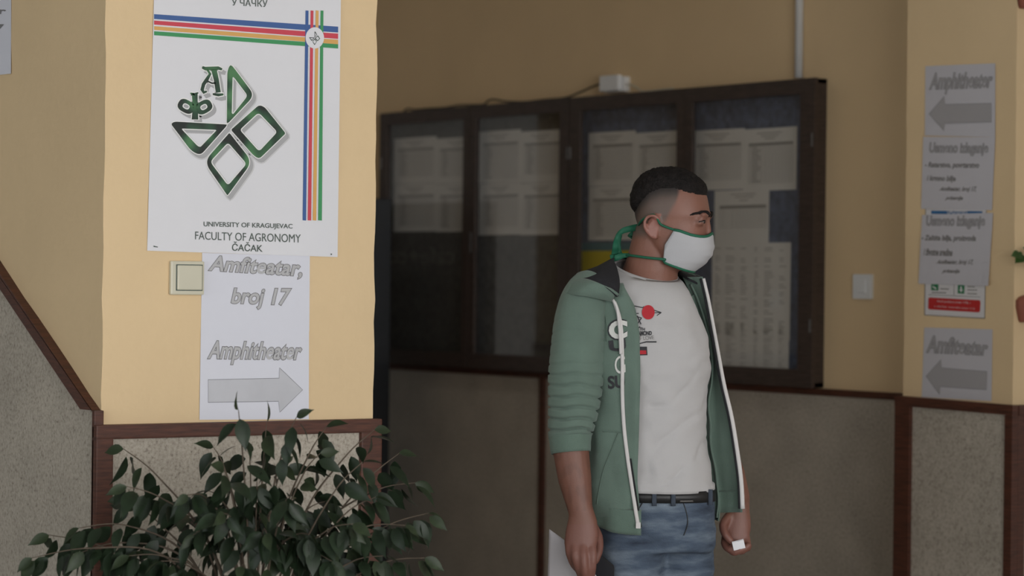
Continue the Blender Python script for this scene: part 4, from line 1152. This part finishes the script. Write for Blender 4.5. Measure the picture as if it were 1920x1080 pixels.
# ---- jacket: torso shell with an open front
def jl(y): return interp([(505, 1163), (540, 1172), (575, 1189), (620, 1196), (700, 1197), (800, 1197), (900, 1198), (985, 1200)], y)
def jacket_pt(phi, y, rip=1.0):
    yb_ = min(y, 925)
    gl = interp([(545, 6), (700, 2), (800, 6), (860, 10), (900, 12), (950, 8), (985, 2)], y)
    p = torso_pt(phi, yb_, 0.013, gl, 0) + Vector((0, 0, -(y-yb_)*S))
    if y > 925: p += Vector((0.0, 0, 0))
    d = Vector((math.sin(phi), -math.cos(phi), 0))
    w_ = noise.noise(Vector((phi*1.7+4, y*0.014, 9.1)))*0.010 + noise.noise(Vector((phi*4.5, y*0.018, 5.0)))*0.006
    w_ += 0.010*math.exp(-((y-885)/45)**2)*math.exp(-((phi+0.75)/0.5)**2)        # sagging pocket
    return p + d*w_*rip
def phi_left(y):
    yb_ = min(y, 925); L = sinterp(TL, yb_); R = sinterp(TR, yb_)
    c = (L+R)/2; A = (R-L)/2*S + 0.013
    q = max(-0.98, min(0.98, (jl(y)-c)*S/A)); return math.asin(math.copysign(abs(q)**(1/0.9), q))
NJ = 64; rows = []; ys = [532, 540, 550, 560] + [570+10*k for k in range(42)]
for y in ys:
    a0 = phi_left(y); a1 = -(2*math.pi - math.radians(95))
    r = []
    for k in range(NJ+1):
        t = k/NJ; phi = a0 + (a1-a0)*t
        p = jacket_pt(phi, y)
        # rolled inner facing next to the shirt, and lower front corner of the hem
        p.z -= (0.010*sstep(0.25, 0.0, t))*sstep(880, 985, y)
        p.z += 0.012*sstep(0.05, 0.3, t)*sstep(930, 985, y)
        r.append(p)
    rows.append(r)
jk = MB(); jk.grid(rows)
# left front panel, hanging open to the picture right
ZR = [(519, 1317), (560, 1326.5), (600, 1334), (660, 1345), (720, 1356), (780, 1370), (840, 1380), (900, 1388), (958, 1391)]
prow = []
for y in [519, 530, 545] + [560+12*k for k in range(33)] + [958]:
    st = jacket_pt(math.radians(98), min(y, 925)) + Vector((0, 0, -max(0, y-925)*S)) + Vector((-0.01, 0.012, 0))
    en = pp(sinterp(ZR, y), y, 0.0)
    r = []
    for k in range(17):
        t = k/16; p = st.lerp(en, t)
        p += Vector((0, 0.016*math.sin(math.pi*t)*sstep(520, 650, y) + noise.noise(Vector((t*2.5, y*0.012, 3)))*0.010*math.sin(math.pi*min(1, t*1.2)), 0))
        p.z += 0.010*(1-t)*sstep(880, 958, y)*-0.4
        r.append(p)
    prow.append(r)
jk.grid(prow)
jo = jk.build('jacket', M['jacket'], person, True); jo['label'] = 'sage green zip hoodie worn open'
sm = jo.modifiers.new('t', 'SOLIDIFY'); sm.thickness = 0.004; sm.offset = 0
# hem bands
def offs_strip(name, grid_rows, off, m, parent, thick=0.003):
    b = MB(); b.grid(grid_rows); o = b.build(name, m, parent, True)
    s_ = o.modifiers.new('t', 'SOLIDIFY'); s_.thickness = thick; s_.offset = 1.0 if off else 0
    return o
hb_rows = []
for j in range(5):
    y = 950 + 35*j/4*1.0
    base_r = rows[min(range(len(ys)), key=lambda i: abs(ys[i]-y))]
    hb_rows.append([p + Vector((math.copysign(1, 0)*0, 0, 0)) for p in base_r])
last = rows[-1]; band = []
for dz, g in ((0.050, 0.0010), (0.046, 0.0055), (0.025, 0.0060), (0.0, 0.0045), (-0.008, 0.0030)):
    r = []
    for k, p in enumerate(last):
        cx = pp(1217, 985, 0.0); d = Vector((p.x-cx.x, p.y-cx.y, 0)).normalized()
        r.append(p + d*g + Vector((0, 0, dz)))
    band.append(r)
offs_strip('hem_band', band, False, M['rib'], jo)
pl = prow[-1]; pband = [[p + Vector((0, -g, dz)) for p in pl] for dz, g in ((0.048, 0.001), (0.044, 0.005), (0.02, 0.0055), (-0.003, 0.004))]
offs_strip('hem_band', pband, False, M['rib'], jo)

# sleeves
def sleeve(pts, rad, nfold, seedv, name='sleeve'):
    c = catmull([pp(*p) for p in pts], 24); n = len(c); rws = []
    L = [0.0]
    for i in range(1, n): L.append(L[-1] + (c[i]-c[i-1]).length)
    for i, p in enumerate(c):
        q = i/(n-1); t = (c[min(i+1, n-1)]-c[max(i-1, 0)]).normalized()
        u = Vector((1, 0, 0)); u = (u - t*u.dot(t)).normalized(); v = t.cross(u)
        ra = sinterp([(k/(len(rad)-1), rad[k][0]) for k in range(len(rad))], q)*S; rb = sinterp([(k/(len(rad)-1), rad[k][1]) for k in range(len(rad))], q)*S
        row = []
        for k in range(40):
            a = 2*math.pi*k/40
            ph = L[i]*nfold + 1.9*math.sin(a+seedv) + 2.6*noise.noise(Vector((math.cos(a)*0.9, math.sin(a)*0.9, L[i]*9+seedv)))
            amp = (0.0062*sstep(0.45, 0.68, q)*sstep(1.0, 0.90, q) + 0.0016*sstep(0.2, 0.42, q))*(0.65+0.7*noise.noise(Vector((math.cos(a)*1.3+5, math.sin(a)*1.3, L[i]*14))))
            w_ = amp*(0.35-1.5*max(0.0, math.cos(ph))**4) + 0.004*noise.noise(Vector((math.cos(a)*1.4, math.sin(a)*1.4+seedv, L[i]*11)))
            row.append(p + u*((ra+w_)*math.cos(a)) + v*((rb+w_)*math.sin(a)))
        rws.append(row)
    b = MB(); b.grid(rws, closed=True); o = b.build(name, M['jacket'], jo, True)
    s_ = o.modifiers.new('t', 'SOLIDIFY'); s_.thickness = 0.003; s_.offset = -1
    return o, rws
def cuff(pts, rad, parent):
    c = [pp(*p) for p in pts]
    b = MB(); b.tube(c, [(r*S, r2*S) for r, r2 in rad], 36, ref=(1,0,0), cap=False)
    o = b.build('cuff', M['rib'], parent, True); s_ = o.modifiers.new('t', 'SOLIDIFY'); s_.thickness = 0.003; s_.offset = -1
    return o
so1, rw1 = sleeve([(1112,536,-0.055),(1098,560,-0.078),(1088,600,-0.09),(1083,650,-0.096),(1080,705,-0.098),(1075,760,-0.098),(1069,805,-0.098),(1069,822,-0.10)],
       [(36,40),(44,47),(48,50),(50,50),(50,48),(47,45),(41,41),(38,38)], 250, 0.4)
cuff([(1068.5,812,-0.099),(1069,818,-0.1),(1069,830,-0.101),(1070,843,-0.103),(1070.5,849,-0.104)], [(38.5,38.5),(40,39),(38.5,38),(37.5,36.5),(36.5,35.5)], so1)
so2, rw2 = sleeve([(1284,536,0.055),(1290,562,0.08),(1296,610,0.095),(1302,670,0.105),(1312,730,0.115),(1326,785,0.12),(1342,825,0.115),(1350,842,0.113)],
       [(30,36),(38,44),(40,46),(40,45),(39,44),(37,41),(34,37),(32,34)], 150, 2.1)
cuff([(1346,832,0.114),(1350,842,0.113),(1356,856,0.110),(1361,868,0.108)], [(33,35),(33,34),(31,32),(30,31)], so2)

# hood lying on the shoulders: black lining inside, green outside
HS_ = [((1161,549,-0.128),(1158,556,-0.134),(1147,566,-0.132)), ((1162,525,-0.118),(1134,537,-0.150),(1110,558,-0.150)), ((1156,499,-0.085),(1106,525,-0.135),(1076,552,-0.140)),
       ((1150,485,-0.03),(1081,519,-0.07),(1058,550,-0.075)), ((1162,480,0.05),(1100,508,0.11),(1088,560,0.16)), ((1215,484,0.085),(1220,506,0.18),(1220,562,0.19)),
       ((1260,500,0.07),(1289,511,0.12),(1298,542,0.15)), ((1276,513,0.035),(1317,521,0.065),(1322,542,0.09)), ((1292,523,0.0),(1324,531,0.02),(1326,548,0.03))]
inner = catmull([pp(*h[0]) for h in HS_], 6); crest = catmull([pp(*h[1]) for h in HS_], 6); outer = catmull([pp(*h[2]) for h in HS_], 6)
b = MB(); b.grid([inner, [a.lerp(c, 0.5) + Vector((0, 0, -0.004)) for a, c in zip(inner, crest)], crest]); o = b.build('hood_lining', M['lining'], jo, True)
s_ = o.modifiers.new('t', 'SOLIDIFY'); s_.thickness = 0.004
b = MB(); b.grid([[c + Vector((0,0,0.001)) for c in crest], [a.lerp(c, 0.12) + Vector((0, 0, 0.004)) for a, c in zip(crest, outer)], [a.lerp(c, 0.5) + Vector((0, 0, 0.008)) for a, c in zip(crest, outer)], outer]); o = b.build('hood', M['jacket'], jo, True)
s_ = o.modifiers.new('t', 'SOLIDIFY'); s_.thickness = 0.006

# surfaces to lay prints, zips and seams on
dgp = bpy.context.evaluated_depsgraph_get()
def bvh(o):
    m_ = o.evaluated_get(dgp).to_mesh()
    return BVHTree.FromPolygons([v.co.copy() for v in m_.vertices], [tuple(p.vertices) for p in m_.polygons])
BJ = bvh(jo); BS = bvh(tso)
EYE = PINV @ CAMP
def lay(tree, px, py, off=0.0015, fallback=-0.12):
    tgt = pp(px, py, 0.0); d = (tgt-EYE).normalized(); hit = tree.ray_cast(EYE, d)
    if hit[0] is None: return pp(px, py, fallback)
    return hit[0] - d*off
def strip_on(name, tree, pts, wd, m, parent, off=0.002, k=8):
    c2 = catmull([Vector((p[0], p[1], 0)) for p in pts], k)
    b = MB(); b.tube([lay(tree, p.x, p.y, off + (0.0055*sstep(930, 950, p.y) if name == 'zip' else 0.0)) for p in c2], [(wd*S, 0.0022)]*len(c2), 8, ref=(1, 0, 0)); return b.build(name, m, parent, True)
zl = [(1152,566),(1160,590),(1165,620),(1167,680),(1167,740),(1170,800),(1177,860),(1186,920),(1193,965),(1197,988)]
strip_on('zip', BJ, zl, 3.6, M['zip'], jo, 0.003)
b = MB(); b.box(tuple(lay(BJ,1197,986,0.009)+Vector((-0.006,-0.003,-0.006))), tuple(lay(BJ,1197,986,0.009)+Vector((0.005,0.004,0.008))), 0.001); b.build('zip_end', M['zip'], jo)
zr = [pp(sinterp(ZR, y)+1.5, y, -0.004) for y in range(522, 966, 12)]
b = MB(); b.tube(zr, [(3.0*S+1.4*S*i/len(zr), 0.003) for i in range(len(zr))], 8, ref=(1, 0, 0)); b.build('zip', M['zip'], jo, True)
b = MB(); b.tube([p + Vector((-0.0075, 0.0, 0)) for p in zr], [(2.0*S, 0.002)]*len(zr), 6, ref=(1,0,0)); b.build('zip_facing', M['lining'], jo, True)
strip_on('zip_facing', BJ, [(x+5.5, y) for x, y in zl[6:]], 1.4, M['lining'], jo, 0.002)
# drawstring
ds = [lay(BJ, x, y, 0.006) for x, y in ((1149,562),(1157,578),(1161,610),(1163,640),(1164,664))]
b = MB(); b.tube(catmull(ds, 6), 3.0*S, 8); o = b.build('drawstring', M['zip'], jo, True)
# pocket seam
strip_on('pocket_seam', BJ, [(1130,808),(1150,809),(1170,811)], 0.8, M['rib'], jo, 0.0005)
strip_on('pocket_seam', BJ, [(1159,812),(1148,840),(1132,880),(1122,925),(1119,945)], 0.9, M['rib'], jo, 0.0005)
strip_on('shoulder_seam', BJ, [(1113,553),(1127,570),(1136,600),(1137,640)], 0.7, M['rib'], jo, 0.0005)
# lettering on the jacket front
def lay_text(body_, c, m, tree, parent, off, bold=0.03):
    return text_print('jacket_lettering' if tree is BJ else 'shirt_lettering', body_, c, lambda x, y: lay(tree, x, y, off), m, parent, 0, bold)
lay_text('C', [(1141,602),(1172,600),(1172,634),(1143,637)], M['decal_black'], BJ, jo, 0.0022, 0.06)
lay_text('C', [(1143,604),(1174,602),(1174,632),(1145,635)], M['decal_white'], BJ, jo, 0.0030, 0.05)
lay_text('U', [(1143,640),(1170,637),(1172,656),(1145,658)], M['decal_black'], BJ, jo, 0.0022, 0.05)
lay_text('G', [(1152,668),(1172,666),(1173,700),(1153,702)], M['decal_white'], BJ, jo, 0.0022, 0.0)
lay_text('SU', [(1140,706),(1170,704),(1171,726),(1141,729)], M['decal_black'], BJ, jo, 0.0022, 0.03)
# print on the shirt
cc = [(1215.5+12*math.cos(t*math.pi/16), 585.5+13.5*math.sin(t*math.pi/16)) for t in range(32)]
poly_print('red_disc', [cc], lambda x, y: lay(BS, x, y, 0.0026), M['decal_red'], tso)
lns = [((1187,573),(1206,577)), ((1187,588),(1240,586)), ((1206,575),(1240,586)), ((1240,586),(1192,618)), ((1188,592),(1203,596)), ((1195,592),(1202,608)), ((1203,596),(1192,612))]
poly_print('line_drawing', [stroke(list(l), 1.6) for l in lns], lambda x, y: lay(BS, x, y, 0.0020), M['decal_black'], tso)['kind'] = 'stuff'
lay_text('TH', [(1200,614),(1209,615),(1209,620),(1200,619)], M['decal_black'], BS, tso, 0.002, 0.03)
lay_text('DIAMOND', [(1190,621),(1222,621),(1222,628),(1191,630)], M['decal_black'], BS, tso, 0.002, 0.04)
lay_text('OF LOVE', [(1192,631),(1226,629),(1227,636),(1193,639)], M['ink_dark'], BS, tso, 0.002, 0.0)
poly_print('underline', [stroke([(1196,645),(1212,641),(1231,641)], [1.5, 2.5, 2.5])], lambda x, y: lay(BS, x, y, 0.002), M['decal_black'], tso)
poly_print('print_box', [[(1194,650),(1213,650),(1214,666),(1195,666.5)]], lambda x, y: lay(BS, x, y, 0.002), M['decal_black'], tso)
poly_print('print_box_red', [[(1196,657),(1211.5,657),(1212,664),(1197,664.5)]], lambda x, y: lay(BS, x, y, 0.0026), M['decal_red'], tso)

# ---- jeans and belt
jn = MB(); rows = []
for y, L, R, B in ((912, 1117, 1336, 0.108), (935, 1117, 1339, 0.112), (970, 1116, 1342, 0.116), (1005, 1117, 1343, 0.118), (1030, 1119, 1341, 0.115)):
    rows.append([pp((L+R)/2, y, 0.0) + Vector(((R-L)/2*S*math.copysign(abs(math.sin(a))**0.85, math.sin(a)), -B*math.copysign(abs(math.cos(a))**0.85, math.cos(a)), 0)) for a in [2*math.pi*k/36 for k in range(36)]])
jn.grid(rows, closed=True, cap0=True, cap1=True)
for k, L in LEGS.items():
    jn.tube([pp(x, yy, d) for x, yy, d, r in L[1:]], [((r+3)*S, (r+7)*S) for x, yy, d, r in L[1:]], 22, ref=(1,0,0))
jm = remeshed(jn, 0.007, 8, 0.5)
for v in jm.vertices:
    co = v.co; row = row_of(co)+ROWOFF
    w_ = 0.006*noise.noise(Vector((co.x*7, co.y*7, co.z*22))) + 0.0035*noise.noise(Vector((co.x*14+3, co.y*14, co.z*45+co.x*20)))
    v.co += v.normal*w_*sstep(925, 975, row)
jm.materials.append(M['denim'])
jeo = bpy.data.objects.new('jeans', jm); COL.objects.link(jeo); jeo.parent = person; jeo['label'] = 'faded blue jeans'
def waist(y, g, tilt=0.0):
    return [pp(1227, y, 0.0) + Vector(((111*S+g)*math.copysign(abs(math.sin(a))**0.85, math.sin(a)), -(0.112+g)*math.copysign(abs(math.cos(a))**0.85, math.cos(a)), 0)) for a in [2*math.pi*k/48 for k in range(48)]]
b = MB(); b.grid([waist(915, 0.001), waist(915, 0.005), waist(936, 0.006), waist(936, 0.001)], closed=True); bl = b.build('belt', M['belt'], person, True)
BB = bvh(jeo)
def on_waist(px, y, g):
    q = (px-1227)/111.0; a = math.asin(math.copysign(abs(q)**(1/0.85), q))
    return pp(1227, y, 0.0) + Vector(((111*S+g)*math.copysign(abs(math.sin(a))**0.85, math.sin(a)), -(0.112+g)*abs(math.cos(a))**0.85, 0))
b = MB(); b.tube(catmull([on_waist(x, 932, 0.007) for x in (1267, 1275, 1283, 1291)], 3), (0.0022, 0.0016), 8); b.build('buckle', M['metal'], bl, True)
for x in (1222, 1255, 1322):
    b = MB(); b.tube([on_waist(x, y, 0.0085) for y in (912, 922, 932, 941)], (4.5*S, 0.0016), 8, ref=(1,0,0)); b.build('belt_loop', M['denim_dark'], jeo, True)
strip_on('fly_seam', BB, [(1281,942),(1288,965),(1289,985),(1282,1004)], 0.9, M['belt'], jeo, 0.0006)
strip_on('pocket_seam', BB, [(1205,942),(1195,958),(1180,972)], 0.9, M['belt'], jeo, 0.0006)
# ---- shoes
for (x, d) in ((1206, -0.02), (1298, 0.05)):
    c = pp(x, 1690, d); dr = Vector((math.sin(PF), -math.cos(PF), 0)); sd = Vector((dr.y, -dr.x, 0))
    ax = Vector((c.x, c.y, 0)) + dr*0.06
    rws = []; rs = []
    for i in range(17):
        t = -1+2*i/16; hwid = 0.047*(1-abs(t)**3.2)**0.5 + 0.004; tall = interp([(-1, 0.06), (-0.6, 0.098), (-0.2, 0.10), (0.2, 0.075), (0.7, 0.05), (1, 0.03)], t)
        rws.append([ax + dr*0.14*t + sd*hwid*math.cos(a) + Vector((0, 0, 0.02 + max(0, math.sin(a))*tall)) for a in [math.pi*k/10 for k in range(11)]])
        rs.append([ax + dr*0.147*t + sd*(hwid+0.004)*s_ + Vector((0, 0, z)) for s_, z in ((1, 0.024), (1, 0.0), (-1, 0.0), (-1, 0.024))])
    b = MB(); b.grid(rws); sh = b.build('shoe', M['shoe'], person, True)
    b = MB(); b.grid(rs, closed=True, cap0=True, cap1=True); b.build('sole', M['sole'], sh)

# ---- things he holds
PW = PINV.inverted()
ca_ = [(1030,992,-0.055), (1075,1028,-0.098), (1128,1092,-0.145)]
eu = catmull([pp(*c) for c in ca_], 6); down = [Vector((-0.006-0.0*i, 0.012, -0.190)) for i in range(len(eu))]
b = MB(); rws = []
for j in range(11):
    t = j/10; rws.append([PW @ (p + Vector((-0.004, 0.010, -0.20))*t + Vector((0, 0.006*math.sin(t*3+i*0.2), 0))) for i, p in enumerate(eu)])
b.grid(rws); o = b.build('paper_sheet', M['paper_grey'], None, True); s_ = o.modifiers.new('t', 'SOLIDIFY'); s_.thickness = 0.0006
tag(o, 'white sheet of paper hanging from the right hand of the man', 'paper')
ph_ = empty('phone', PW @ pp(1132,1080,-0.098)); tag(ph_, 'black phone held beside the jeans in the right hand', 'phone')
ph_.rotation_euler = (0, 0, math.atan2(RIGHT.y, RIGHT.x))
phq = rounded([(1117,1033),(1152,1061),(1150,1150),(1113,1128)], 5)
c0 = pp(1132,1080,-0.098)
b = MB(); b.slab([pp(x, y, -0.104) - c0 for x, y in reversed(phq)], (0, -1, 0), 0.009); b.build('phone_body', M['phone'], ph_)
b = MB(); b.slab([pp(1132+(x-1132)*0.86, 1088+(y-1088)*0.88, -0.1045) - c0 for x, y in reversed(phq)], (0, -1, 0), 0.0008); b.build('screen', M['lining'], ph_)
cdw = empty('folded_card', PW @ pp(1385,1022,0.012)); tag(cdw, 'small white folded card in the left hand of the man', 'card')
cdw.rotation_euler = (0.2, -0.25, math.atan2(RIGHT.y, RIGHT.x))
b = MB(); b.box((-0.014, -0.002, -0.010), (0.014, 0.0, 0.010)); b.build('front_leaf', M['paper'], cdw)
b = MB(); b.box((-0.014, 0.0012, -0.010), (0.014, 0.0032, 0.011)); b.build('back_leaf', M['paper'], cdw)

# ------------------------------------------------------------------ weeping fig in front of the left pillar
DPL = 5.72
pbase = onD(478, 1000, DPL); pbase.z = 0.0
fig = empty('potted_fig', pbase); tag(fig, 'dark green weeping fig with drooping leaves in front of the left pillar', 'plant')
def fl(px, py, d=0.0): return onD(px, py, DPL+d) - pbase
prof = [(0.0, 0.135), (0.02, 0.14), (0.27, 0.185), (0.27, 0.20), (0.31, 0.20), (0.31, 0.18), (0.26, 0.175)]
b = MB(); b.grid([[Vector((r*math.cos(2*math.pi*k/32), r*math.sin(2*math.pi*k/32), z)) for k in range(32)] for z, r in prof], closed=True, cap0=True, cap1=True); b.build('pot', M['terracotta'], fig, True)
b = MB(); b.tube([(0,0,0.255),(0,0,0.272)], 0.176, 28); b.build('soil', M['soil'], fig)
crown = Vector((0, 0, 0.74))
for k in range(3):
    a = k*2.1; pts = [Vector((0.03*math.cos(a+z*5), 0.03*math.sin(a+z*5), z)) for z in (0.26, 0.38, 0.5, 0.62, 0.76)]
    b = MB(); b.tube(catmull(pts, 4), 0.013, 8); b.build('trunk', M['twig'], fig, True)
tips = [(447,768,-.10),(500,792,.0),(556,782,-.05),(612,800,.1),(702,806,.12),(748,850,.1),(778,905,.12),(803,962,.05),(796,1046,0),(600,850,.05),
        (232,842,.1),(238,912,-.1),(352,928,-.15),(92,1003,.05),(60,1046,-.05),(148,990,.0),(232,935,.05),(420,880,-.15),
        (482,902,-.05),(540,930,-.18),(420,962,-.2),(362,1003,-.1),(500,1000,-.2),(580,1002,-.1),(662,982,-.15),(704,932,.0),(622,1052,-.1),(452,1062,-.2),(302,1052,-.1),(724,1042,.0),(242,1042,-.05),
        (400,838,.05),(468,850,.08),(530,872,.06),(680,866,.02),(140,1040,.0),(760,985,-.05),(560,960,.05),(390,920,.0),(460,940,.1),(610,940,.06),(690,1010,.08),(330,960,.08)]
rnd = random.Random(21)
# leaf mesh: along +X, face up +Z, pointed drooping tip
def leaf_mesh(name, m, bend, fold):
    us = [0, 0.08, 0.22, 0.4, 0.58, 0.74, 0.87, 1.0]; ws = [0.0, 0.10, 0.205, 0.235, 0.20, 0.125, 0.045, 0.0]
    vs = []; fs = []
    for u, w_ in zip(us, ws):
        z = -bend*u*u
        for s_ in (-1, 0, 1): vs.append((u - 0.12*bend*u*u, s_*w_, z + (fold*w_ if s_ else 0)))
    for i in range(len(us)-1):
        for c in range(2): fs.append((i*3+c, i*3+c+1, (i+1)*3+c+1, (i+1)*3+c))
    me = bpy.data.meshes.new(name); me.from_pydata(vs, [], fs); me.update(); me.materials.append(m)
    for p in me.polygons: p.use_smooth = True
    return me
LM = [leaf_mesh('leaf', M['leaf'], 0.18, 0.35), leaf_mesh('leaf', M['leaf'], 0.35, 0.2), leaf_mesh('leaf', M['leaf'], 0.05, 0.5), leaf_mesh('leaf', M['leaf_light'], 0.2, 0.3), leaf_mesh('leaf', M['leaf'], 0.28, 0.1)]
leaves = []
xp_lim = XP - pbase.x + 0.02
tocam = (CAMP - pbase); tocam.z = 0; tocam.normalize()
for (tx, ty, td) in tips:
    tip = fl(tx, ty, td)
    if tip.x < xp_lim + 0.07 and tip.y < YPR - pbase.y + 0.05: tip.x = xp_lim + 0.07
    out = Vector((tip.x, tip.y, 0)); st = crown + Vector((out.x*0.06, out.y*0.06, rnd.uniform(-0.12, 0.05)))
    m1 = st.lerp(tip, 0.35) + Vector((0, 0, 0.10 + 0.03*rnd.random())); m2 = st.lerp(tip, 0.72) + Vector((0, 0, 0.075))
    path = catmull([st, m1, m2, tip], 8)
    b = MB(); b.tube(path, [0.0032*(1-0.75*i/(len(path)-1)) for i in range(len(path))], 6); b.build('branch', M['twig'], fig, True)
    n = 8 if ty < 900 else 11
    for k in range(n):
        q = 0.40 + 0.60*(k+0.5*rnd.random())/n
        i = min(len(path)-2, int(q*(len(path)-1))); p = path[i].lerp(path[i+1], q*(len(path)-1)-i)
        t = (path[i+1]-path[i]).normalized()
        side = Vector((0, 0, 1)).cross(t); side = side.normalized() if side.length > 0.01 else Vector((1, 0, 0))
        sgn = 1 if k % 2 else -1
        d = (t*rnd.uniform(0.2, 0.8) + side*sgn*rnd.uniform(0.15, 0.8) + Vector((0, 0, -rnd.uniform(0.45, 1.6)))).normalized()
        leaves.append((p + d*0.010, d, rnd.uniform(0.050, 0.073), rnd.choice([0,0,1,2,3,4,0,1,4]), rnd.random()))
    leaves.append((tip, (t + Vector((0,0,-0.6))).normalized(), rnd.uniform(0.04, 0.055), 3, rnd.random()))
# leaves lower down, mostly below the picture
low = []
for k in range(240):
    a = rnd.uniform(0, 2*math.pi); r = rnd.uniform(0.06, 0.33); z = rnd.uniform(0.55, 0.93)
    p = Vector((r*math.cos(a), r*math.sin(a), z))
    if p.x < xp_lim + 0.05: continue
    d = Vector((math.cos(a)*0.5, math.sin(a)*0.5, -rnd.uniform(0.4, 1.2))).normalized()
    low.append((p, d, rnd.uniform(0.045, 0.066), rnd.choice([0, 1, 2, 4]), rnd.random()))
def leaf_matrix(p, d, sc, r):
    up = (tocam*rnd.uniform(0.0, 1.0) + Vector((rnd.uniform(-0.8, 0.8), rnd.uniform(-0.8, 0.8), rnd.uniform(0.1, 1.0))))
    z = (up - d*up.dot(d)); z = z.normalized() if z.length > 0.05 else d.orthogonal().normalized()
    y = z.cross(d)
    m_ = Matrix.Identity(4)
    for i in range(3): m_[i][0] = d[i]*sc; m_[i][1] = y[i]*sc; m_[i][2] = z[i]*sc; m_[i][3] = p[i]
    return m_
def clear(p, d, sc):
    e = p + d*sc
    return not (e.x < xp_lim + 0.012 and e.y < YPR - pbase.y + 0.02) and not (p.x < xp_lim + 0.012 and p.y < YPR - pbase.y + 0.02)
leaves = [l for l in leaves if clear(l[0], l[1], l[2])]
def depth_key(l): return -(l[0].dot(tocam))
vis = sorted(leaves, key=depth_key)
single = vis[:300]; rest = vis[300:] + low
for p, d, sc, kd, r in single:
    o = bpy.data.objects.new('leaf', LM[kd]); COL.objects.link(o); o.parent = fig; o.matrix_local = leaf_matrix(p, d, sc, r)
for kset, m in (((0, 1, 2, 4), M['leaf']), ((3,), M['leaf_light'])):
    b = MB()
    for p, d, sc, kd, r in rest:
        if kd in kset:
            mt = leaf_matrix(p, d, sc, r); b.add([mt @ v.co for v in LM[kd].vertices], [tuple(f.vertices) for f in LM[kd].polygons])
    if b.v: o = b.build('inner_leaves', m, fig, True); o['kind'] = 'stuff'

# ------------------------------------------------------------------ wall pots at the right picture edge
def wall_pot(name, px, py_top, py_bot, label, leafpx):
    # hangs on the right side of the right pillar
    a = onX(px, py_top, XR1+0.004); z1 = a.z; z0 = onX(px, py_bot, XR1+0.004).z
    r1 = 0.085; h = z1-z0
    root = empty(name, (XR1+0.002, a.y+r1, z0)); tag(root, label, 'plant pot', 'wall pots on the right pillar')
    rows_ = []
    for z, r in ((0, 0.80), (0.1, 0.86), (0.55, 0.98), (0.8, 0.98), (0.92, 0.86), (1.0, 0.62), (0.96, 0.55)):
        rows_.append([Vector((max(0.0, r*r1*math.sin(t)), -r*r1*math.cos(t), z*h)) for t in [math.pi*k/18 for k in range(19)]] + [Vector((0.0, 0.0, z*h))])
    b = MB(); b.grid(rows_, closed=True, cap0=True, cap1=True); b.build('pot_body', M['terracotta'], root, True)
    b = MB(); b.tube([(0.0, 0, h*0.99), (0.012, 0, h*1.02)], 0.03, 10); b.build('soil', M['soil'], root)
    if leafpx:
        for (lx, ly, tx2, ty2, sc) in leafpx:
            p = onX(lx, ly, XR1+0.045) - root.location; e = onX(tx2, ty2, XR1+0.06) - root.location
            st = Vector((0.03, 0, h)); b = MB(); b.tube(catmull([st, st.lerp(p, 0.5)+Vector((0.01, 0, 0.03)), p], 5), 0.0022, 6); b.build('stem', M['leaf_pot'], root, True)
            d = (e-p).normalized(); o = bpy.data.objects.new('leaf', LEAFP); COL.objects.link(o); o.parent = root
            z = (Vector((0.8, -0.6, 0.5)) - d*d.dot(Vector((0.8, -0.6, 0.5)))).normalized(); y_ = z.cross(d); m_ = Matrix.Identity(4)
            for i in range(3): m_[i][0] = d[i]*sc; m_[i][1] = y_[i]*sc*1.5; m_[i][2] = z[i]*sc; m_[i][3] = p[i]
            o.matrix_local = m_
    return root
LEAFP = leaf_mesh('leaf', M['leaf_pot'], 0.2, 0.2)
wall_pot('wall_pot', 1905, 553, 604, 'brown half-round wall pot with a green plant at the right picture edge',
         [(1915,478,1890,476,0.045), (1920,480,1896,496,0.045), (1918,482,1904,468,0.032), (1926,472,1921,462,0.03), (1925,480,1940,495,0.045), (1930,475,1950,470,0.045)])
wall_pot('wall_pot', 1905, -40, 15, 'brown half-round wall pot in the upper right picture corner', [(1925,-60,1905,-75,0.04), (1930,-62,1950,-80,0.04)])
